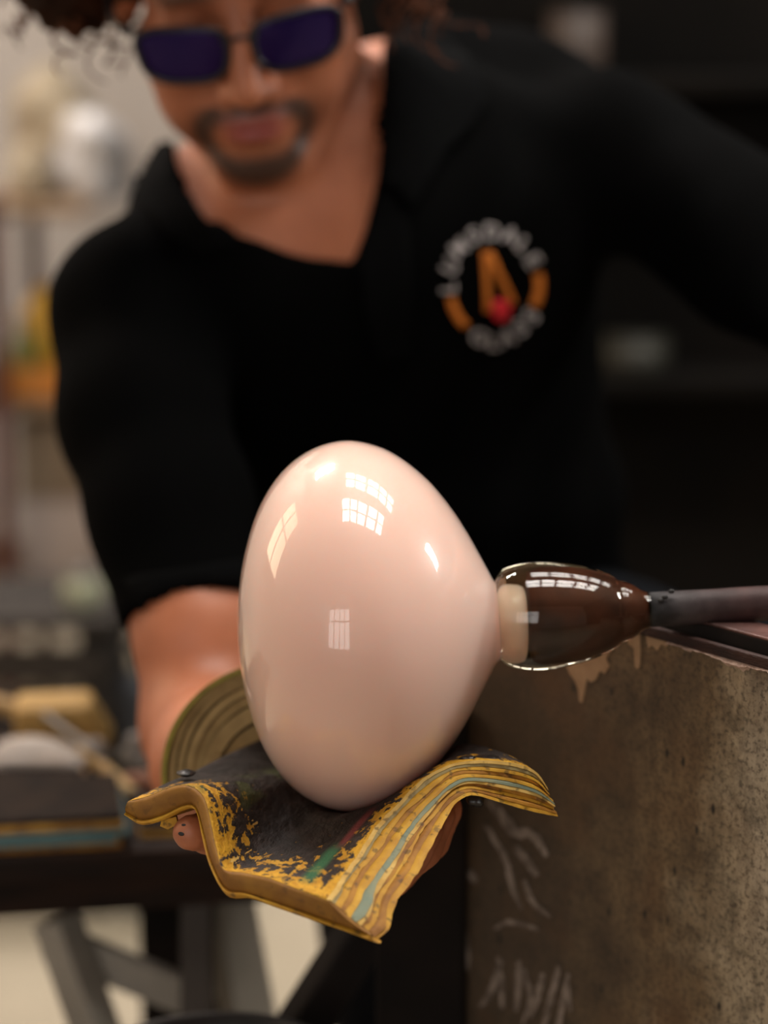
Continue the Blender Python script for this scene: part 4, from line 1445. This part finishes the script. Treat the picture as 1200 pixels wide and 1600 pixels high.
m_white = pm('off_white_cloth', (0.52, 0.45, 0.40), (0.40, 0.33, 0.28), 30, 0.9, bump=0.3)
m_block = pm('pale_yellow_wood', (0.50, 0.30, 0.085), (0.40, 0.22, 0.055), 12, 0.7, stretch=(0.4, 4, 4), bump=0.2)
m_stick = pm('tan_stick', (0.42, 0.27, 0.10), (0.32, 0.19, 0.07), 30, 0.7)
m_grey = pm('grey_steel_rod', (0.16, 0.145, 0.13), (0.10, 0.09, 0.08), 30, 0.45, 0.6)
m_terra = pm('red_brown_clay', (0.22, 0.085, 0.045), (0.15, 0.06, 0.035), 25, 0.8, bump=0.3)


def blob_thing(name, c_, r_, mat, label, cat, seed, amp=0.25, freq=3.0, flat=None):
    bm = bmesh.new()
    bmesh.ops.create_icosphere(bm, subdivisions=4, radius=1.0)
    rr = random.Random(seed)
    ph = [rr.uniform(0, 6) for _ in range(6)]
    for v in bm.verts:
        p_ = v.co.copy()
        f = 1 + amp * (math.sin(freq * p_.x + ph[0]) * math.sin(freq * 1.3 * p_.y + ph[1]) + 0.5 * math.sin(freq * 2.3 * p_.z + ph[2] + 2 * p_.x) + 0.35 * math.sin(freq * 3.7 * p_.y + ph[3] + p_.z * 3))
        v.co = Vector((p_.x * r_[0] * f, p_.y * r_[1] * f, max(p_.z * f, -0.55) * r_[2]))
    zmin = min(v.co.z for v in bm.verts)
    bmesh.ops.transform(bm, matrix=Matrix.Translation(Vector(c_) - Vector((0, 0, zmin))), verts=bm.verts)
    o = from_bm(name, bm, mat, None, True)
    return tag(o, label, cat)


def on_table(px, py):
    return PZ(px, py, TZ)


# newspaper pads lying on the table, dark on top, coloured sheets at the edge
def flat_pad(name, x0, x1, y0, y1, z0, cols, th, label, seed):
    e_ = empty(name, MT @ Vector(((x0 + x1) / 2, (y0 + y1) / 2, z0)), label, 'newspaper pad')
    r = random.Random(seed)
    z = z0
    for i, mt in enumerate(cols):
        j = [r.uniform(-0.004, 0.004) for _ in range(4)]
        box('newspaper_layer', (x0 + j[0], y0 + j[1], z), (x1 + j[2], y1 + j[3], z + th), mt, e_, 0.0015, MT)
        z += th + 0.0003
    return z


m_pdark = pm('soaked_dark_paper', (0.016, 0.011, 0.009), (0.03, 0.019, 0.013), 40, 0.85, bump=0.5, spec=0.1)
m_bluepap = pm('blue_paper', (0.075, 0.14, 0.14), (0.05, 0.10, 0.105), 40, 0.7)
flat_pad('newspaper_stack', -0.25, 0.088, 0.006, 0.095, TZ, [m_org, m_bluepap, m_bluepap, m_ochre, m_pdark], 0.0042, 'dark newspaper pad with blue and orange edges on the work table', 3)
flat_pad('newspaper_fold', 0.098, 0.135, 0.02, 0.075, TZ, [m_ochre, m_pdark], 0.004, 'small brown newspaper fold right of the blue-edged pad', 5)
flat_pad('dark_newspaper_pad', -0.30, 0.065, 0.108, 0.155, TZ, [m_pdark, m_org, m_pdark], 0.005, 'sooty newspaper pad behind the blue-edged one', 8)

# yellow wooden block with a chamfered end
c_ = on_table(95, 1172)
blk = empty('wooden_block', c_, 'pale yellow wooden block at the back of the work table', 'wood block')
bm = boxbm((0.072, 0.05, 0.034), Matrix.Translation(c_ + Vector((0, 0.02, 0.017))) @ Matrix.Rotation(0.12, 4, 'Z'), 0.006)
for v in bm.verts:
    if v.co.x > c_.x + 0.02 and v.co.z > c_.z + 0.02:
        v.co.x -= 0.013
from_bm('block_body', bm, m_block, blk, False)
tube('block_handle', [c_ + Vector((-0.03, 0.045, 0.015)), c_ + Vector((-0.09, 0.075, 0.02)), c_ + Vector((-0.16, 0.10, 0.022))], [0.008, 0.007, 0.008], m_stick, blk)
blob_thing('cloth_rag', on_table(45, 1222), (0.042, 0.022, 0.017), m_white, 'crumpled off-white rag on the left of the work table', 'rag', 4)
blob_thing('paper_scrap', on_table(136, 1200) + Vector((0, 0.02, 0)), (0.012, 0.010, 0.009), m_white, 'small pale scrap beside the yellow wooden block', 'scrap', 9)
blob_thing('cloth_rag', on_table(232, 1195) + Vector((0.0, 0.0, 0)), (0.018, 0.012, 0.017), pm('grey_rag', (0.30, 0.27, 0.25), (0.2, 0.18, 0.16), 30, 0.9), 'grey rag bundle next to the curled paper end', 'rag', 12)
blob_thing('clay_lump', on_table(222, 1232), (0.018, 0.012, 0.008), m_terra, 'flat red-brown lump on the table by the paper curl', 'clay', 15, 0.12)


def rod_thing(name, a, b, r, mat, label, cat):
    e_ = empty(name, a, label, cat)
    tube('shaft', [a, a.lerp(b, 0.5), b], [r, r * 0.92, r * 0.85], mat, e_)
    tube('tip', [b, b + (b - a).normalized() * 0.012], [r * 0.9, r * 0.35], m_leg2, e_, 10)
    return e_


rod_thing('wooden_stick', on_table(132, 1208) + Vector((0, 0, 0.017)), on_table(212, 1256) + Vector((0, 0, 0.006)), 0.0055, m_stick, 'tan wooden stick lying slantwise on the work table', 'stick')
rod_thing('steel_rod', on_table(55, 1165) + Vector((0, 0, 0.03)), on_table(150, 1218) + Vector((0, 0, 0.02)), 0.0035, m_grey, 'thin grey steel rod leaning over the off-white rag', 'rod')

# black bin below the table
bc = P(335, 1600, 1.25)
bin_ = empty('black_bin', Vector((bc.x, bc.y, 0)), 'round black bin standing below the pad', 'bin')
bz = P(335, 1586, 1.32).z
pr = [(0.0, 0.0), (0.0, 0.055), (0.01, 0.058), (bz - 0.012, 0.068), (bz - 0.01, 0.072), (bz, 0.072), (bz, 0.066), (bz - 0.02, 0.065), (0.02, 0.052), (0.02, 0)]
link('bin_shell', lathe_mesh('bin_shell', pr, Matrix.Translation((bc.x, bc.y, 0)), 48), pm('black_plastic', (0.010, 0.010, 0.010), (0.016, 0.015, 0.014), 20, 0.4), bin_)

# ------------------------------------------------------------------ behind: crate, shelves along the pale wall, dark furnace
m_crate = pm('dark_crate_wood', (0.009, 0.006, 0.004), (0.02, 0.0125, 0.007), 14, 0.8, stretch=(0.4, 2, 4), bump=0.3)
cz = P(80, 982, 2.72).z
cf = P(80, 982, 2.72)
crate = empty('slatted_crate', Vector((cf.x, cf.y, 0)), 'dark brown slatted crate behind the work table', 'crate')
x0, x1, y0, y1 = cf.x - 0.45, cf.x + 0.06, cf.y, cf.y + 0.20
for k in range(6):
    za = 0.02 + (cz - 0.03) * k / 6
    box('slat', (x0, y0 - 0.012, za), (x1, y0, za + (cz - 0.03) / 6 - 0.012), m_crate, crate, 0.002)
    box('slat', (x1, y0, za), (x1 + 0.012, y1, za + (cz - 0.03) / 6 - 0.012), m_crate, crate, 0.002)
for xx in (x0, x1 - 0.03):
    for yy in (y0, y1 - 0.03):
        box('corner_post', (xx, yy, 0), (xx + 0.03, yy + 0.03, cz), m_crate, crate, 0.002)
box('lid', (x0 - 0.005, y0 - 0.015, cz), (x1 + 0.015, y1 + 0.01, cz + 0.014), m_crate, crate, 0.002)
# cream jar on the crate
jc = Vector((x1 - 0.028, y0 + 0.05, cz + 0.0142))
jar = empty('lidded_jar', jc, 'small pale green-cream jar standing on the dark crate', 'jar')
m_jar = pm('pale_green_glaze', (0.42, 0.43, 0.30), (0.34, 0.34, 0.23), 20, 0.4)
jp = [(0, 0), (0, 0.018), (0.004, 0.022), (0.018, 0.025), (0.032, 0.023), (0.036, 0.02), (0.038, 0.02), (0.038, 0)]
link('jar_body', lathe_mesh('jar_body', jp, Matrix.Translation(jc), 32), m_jar, jar)
link('jar_lid', lathe_mesh('jar_lid', [(0.0385, 0), (0.0385, 0.0215), (0.044, 0.0215), (0.047, 0.006), (0.052, 0.005), (0.052, 0)], Matrix.Translation(jc), 32), m_grey, jar)

# slate-blue gas cylinder beside the crate
gc = Vector((P(222, 1000, 2.72).x, y0 + 0.03, 0))
gas = empty('gas_cylinder', gc, 'dark slate gas cylinder standing right of the crate', 'cylinder')
gz = P(222, 1015, 2.72).z
m_gas = pm('slate_paint', (0.022, 0.025, 0.032), (0.015, 0.017, 0.022), 12, 0.6)
link('cylinder_body', lathe_mesh('cylinder_body', [(0, 0), (0, 0.034), (0.004, 0.036), (gz - 0.06, 0.036), (gz - 0.045, 0.03), (gz - 0.035, 0.012), (gz - 0.035, 0)], Matrix.Translation(gc), 32), m_gas, gas)
link('valve', lathe_mesh('valve', [(gz - 0.036, 0), (gz - 0.036, 0.008), (gz - 0.012, 0.008), (gz - 0.012, 0.018), (gz, 0.018), (gz, 0)], Matrix.Translation(gc), 20), m_steel_blk, gas)

# storage rack along the back wall
m_red = pm('dark_red_paint', (0.10, 0.018, 0.014), (0.06, 0.012, 0.010), 20, 0.5)
m_shelf = pm('brown_shelf_board', (0.30, 0.20, 0.12), (0.22, 0.145, 0.085), 12, 0.7, stretch=(0.4, 3, 3))
DS = 3.25
rx0, rx1 = P(-330, 0, DS).x, P(132, 0, DS).x
ry = P(0, 300, DS).y
rack = empty('storage_rack', Vector((rx0, ry, 0)), 'dark red metal storage rack with brown boards on the pale wall', 'rack')
shz = [P(60, 322, DS).z, P(60, 640, DS).z, P(60, 985, DS).z]
pr_x = P(2, 600, DS - 0.02).x
for xx in (rx0, pr_x - 0.012):
    for yy in (ry - 0.02, ry + 0.33):
        box('upright', (xx - 0.012, yy - 0.012, 0), (xx + 0.012, yy + 0.012, shz[0] + 0.02 if xx > rx0 else shz[0] + 0.02), m_red, rack, 0.002)
for z in shz + [0.25]:
    box('shelf_board', (rx0 - 0.01, ry - 0.01, z - 0.016), (rx1, ry + 0.34, z), m_shelf, rack, 0.002)

# things on the rack
sz = shz[0]
X = lambda px, d=DS: P(px, 0, d).x
m_bag = pm('white_plastic', (0.62, 0.60, 0.60), (0.50, 0.48, 0.47), 12, 0.35, bump=0.3, bscale=40)
m_sack = pm('beige_sackcloth', (0.40, 0.33, 0.23), (0.28, 0.22, 0.145), 18, 0.9, bump=0.4)
blob_thing('plastic_bag', (X(132), ry + 0.11, sz), (0.052, 0.05, 0.085), m_bag, 'crumpled white plastic bag on the top rack board', 'bag', 21, 0.12)
blob_thing('cloth_sack', (X(60), ry + 0.20, sz), (0.07, 0.05, 0.12), m_sack, 'slumped beige sack behind the white plastic bag', 'sack', 23, 0.12)
blob_thing('cloth_sack', (X(35), ry + 0.08, sz), (0.035, 0.04, 0.05), m_sack, 'small beige pouch at the left of the top board', 'pouch', 24, 0.12)
sz = shz[1]
tray = empty('orange_tray', (X(55), ry + 0.08, sz), 'orange plastic tray on the middle rack board', 'tray')
m_orgp = pm('orange_plastic', (0.75, 0.27, 0.03), (0.62, 0.21, 0.02), 14, 0.4)
tx0, tx1, ty0, ty1 = X(-12), X(128), ry + 0.004, ry + 0.18
box('tray_base', (tx0, ty0, sz), (tx1, ty1, sz + 0.006), m_orgp, tray, 0.001)
for lo, hi in (((tx0, ty0, sz), (tx1, ty0 + 0.006, sz + 0.05)), ((tx0, ty1 - 0.006, sz), (tx1, ty1, sz + 0.05)), ((tx0, ty0, sz), (tx0 + 0.006, ty1, sz + 0.05)), ((tx1 - 0.006, ty0, sz), (tx1, ty1, sz + 0.05))):
    box('tray_side', lo, hi, m_orgp, tray, 0.001)
blob_thing('yellow_bag', (X(54), ry + 0.115, sz + 0.007), (0.046, 0.04, 0.095), pm('yellow_plastic', (0.80, 0.46, 0.03), (0.68, 0.37, 0.02), 14, 0.45), 'bright yellow bag standing in the orange tray', 'bag', 31, 0.08)
gj = Vector((X(27), ry + 0.036, sz + 0.0065))
gjar = empty('olive_bottle', gj, 'olive green squat bottle in the orange tray', 'bottle')
link('bottle_body', lathe_mesh('bottle_body', [(0, 0), (0, 0.02), (0.004, 0.024), (0.07, 0.024), (0.085, 0.012), (0.10, 0.011), (0.10, 0)], Matrix.Translation(gj), 28), pm('olive_plastic', (0.20, 0.19, 0.03), (0.14, 0.13, 0.02), 14, 0.4), gjar)
link('bottle_cap', lathe_mesh('bottle_cap', [(0.1002, 0), (0.1002, 0.014), (0.118, 0.013), (0.118, 0)], Matrix.Translation(gj), 24), m_block, gjar)
sz = shz[2]
m_pinkbox = pm('pinkish_white_card', (0.52, 0.43, 0.39), (0.44, 0.36, 0.32), 8, 0.85)
m_brbox = pm('brown_card', (0.26, 0.19, 0.125), (0.20, 0.14, 0.09), 8, 0.85)


def carton(name, xa, xb, ya, yb, z0, z1, mat, label):
    e_ = empty(name, ((xa + xb) / 2, (ya + yb) / 2, z0), label, 'box')
    box('carton_body', (xa, ya, z0), (xb, yb, z1 - 0.004), mat, e_, 0.002)
    mx = (ya + yb) / 2
    box('flap', (xa - 0.002, ya - 0.002, z1 - 0.004), (xb + 0.002, mx - 0.002, z1), mat, e_, 0.001)
    box('flap', (xa - 0.002, mx + 0.002, z1 - 0.004), (xb + 0.002, yb + 0.002, z1), mat, e_, 0.001)
    box('tape', (xa + 0.02, mx - 0.02, z1), (xb - 0.02, mx + 0.02, z1 + 0.0006), m_stick, e_, 0)


zb = P(60, 806, DS).z
carton('white_carton', X(14), X(134), ry + 0.01, ry + 0.26, sz, zb, m_pinkbox, 'pinkish white carton on the lowest rack board')
carton('brown_carton', X(10), X(140), ry + 0.015, ry + 0.26, zb + 0.0008, P(60, 676, DS).z, m_brbox, 'brown carton stacked on the pinkish white carton')

# dark furnace filling the right background
m_furn = pm('sooty_furnace_steel', (0.0035, 0.003, 0.0026), (0.007, 0.0055, 0.0045), 6, 0.9, 0.0, bump=0.2, spec=0.1)
fx0, fy0 = P(420, 0, 2.9).x, P(0, 300, 2.75).y
furn = empty('furnace', (fx0 + 0.9, fy0, 0), 'large sooty dark furnace filling the right background', 'furnace')
box('furnace_body', (fx0, fy0, 0.0), (2.2, fy0 + 0.75, 2.5), m_furn, furn, 0.02)
for xx in (fx0 + 0.02, 0.72, 1.45, 2.15):
    box('corner_iron', (xx, fy0 - 0.02, 0), (xx + 0.05, fy0, 2.5), m_steel_blk, furn, 0.003)
box('furnace_door', (0.80, fy0 - 0.05, 0.75), (1.40, fy0 - 0.002, 1.45), m_steel_blk, furn, 0.01)
box('ledge', (fx0, fy0 - 0.12, P(900, 118, 2.65).z - 0.02), (1.9, fy0 - 0.0005, P(900, 118, 2.65).z), m_furn, furn, 0.003)
# brown canister on the ledge, olive tin on a lower one
zl = P(900, 118, 2.65).z


def tin(name, px, z0, h, r, mat, label, y):
    c_ = Vector((P(px, 300, 2.62).x, y, z0))
    e_ = empty(name, c_, label, 'tin')
    link('tin_body', lathe_mesh('tin_body', [(0, 0), (0, r * 0.96), (0.003, r), (h * 0.9, r), (h * 0.9, r * 0.96), (h * 0.92, r * 0.96), (h * 0.92, 0)], Matrix.Translation(c_), 32), mat, e_)
    link('tin_lid', lathe_mesh('tin_lid', [(h * 0.921, 0), (h * 0.921, r * 1.01), (h, r * 1.01), (h, 0)], Matrix.Translation(c_), 32), mat, e_)


tin('brown_tin', 905, zl + 0.0005, 0.075, 0.034, pm('dull_brown_tin', (0.055, 0.035, 0.025), (0.035, 0.022, 0.016), 20, 0.6), 'dull brown tin on the furnace ledge above the shoulder', fy0 - 0.06)
zl2 = P(1010, 596, 2.65).z
box('ledge', (0.10, fy0 - 0.12, zl2 - 0.02), (0.9, fy0 - 0.0005, zl2), m_furn, furn, 0.003)
tin('olive_tin', 1010, zl2 + 0.0005, 0.04, 0.04, pm('olive_tin', (0.022, 0.020, 0.012), (0.014, 0.013, 0.008), 20, 0.6), 'low olive tin glimpsed between the left arm and the shirt', fy0 - 0.06)

# ------------------------------------------------------------------ work lamp on a stand at the right, out of frame: the small oval highlight on the glass
lp_ = Vector((1.31, 0.38, 1.31))
lamp = empty('work_lamp', Vector((lp_.x + 0.1, lp_.y, 0)), 'white work lamp on a stand to the right of the bench', 'lamp')
aim = (AX0 - lp_).normalized()
ML = frame_from(lp_, lp_ + aim)
from_bm('lamp_housing', boxbm((0.20, 0.34, 0.05), ML @ Matrix.Translation((0, 0, -0.035)), 0.01), m_steel_blk, lamp)
tube('stand_pole', [lp_ - aim * 0.06, lp_ - aim * 0.075 + Vector((0.02, 0, -0.2)), Vector((lp_.x + 0.1, lp_.y, 0.8)), Vector((lp_.x + 0.1, lp_.y, 0.02))], 0.012, m_grey, lamp)
link('stand_base', lathe_mesh('stand_base', [(0, 0), (0, 0.16), (0.012, 0.15), (0.02, 0.03), (0.02, 0)], Matrix.Translation((lp_.x + 0.1, lp_.y, 0)), 40), m_steel_blk, lamp)
area('lamp_light', lp_ + aim * 0.004, AX0, 0.13, 0.26, 7, (1.0, 0.97, 0.92))
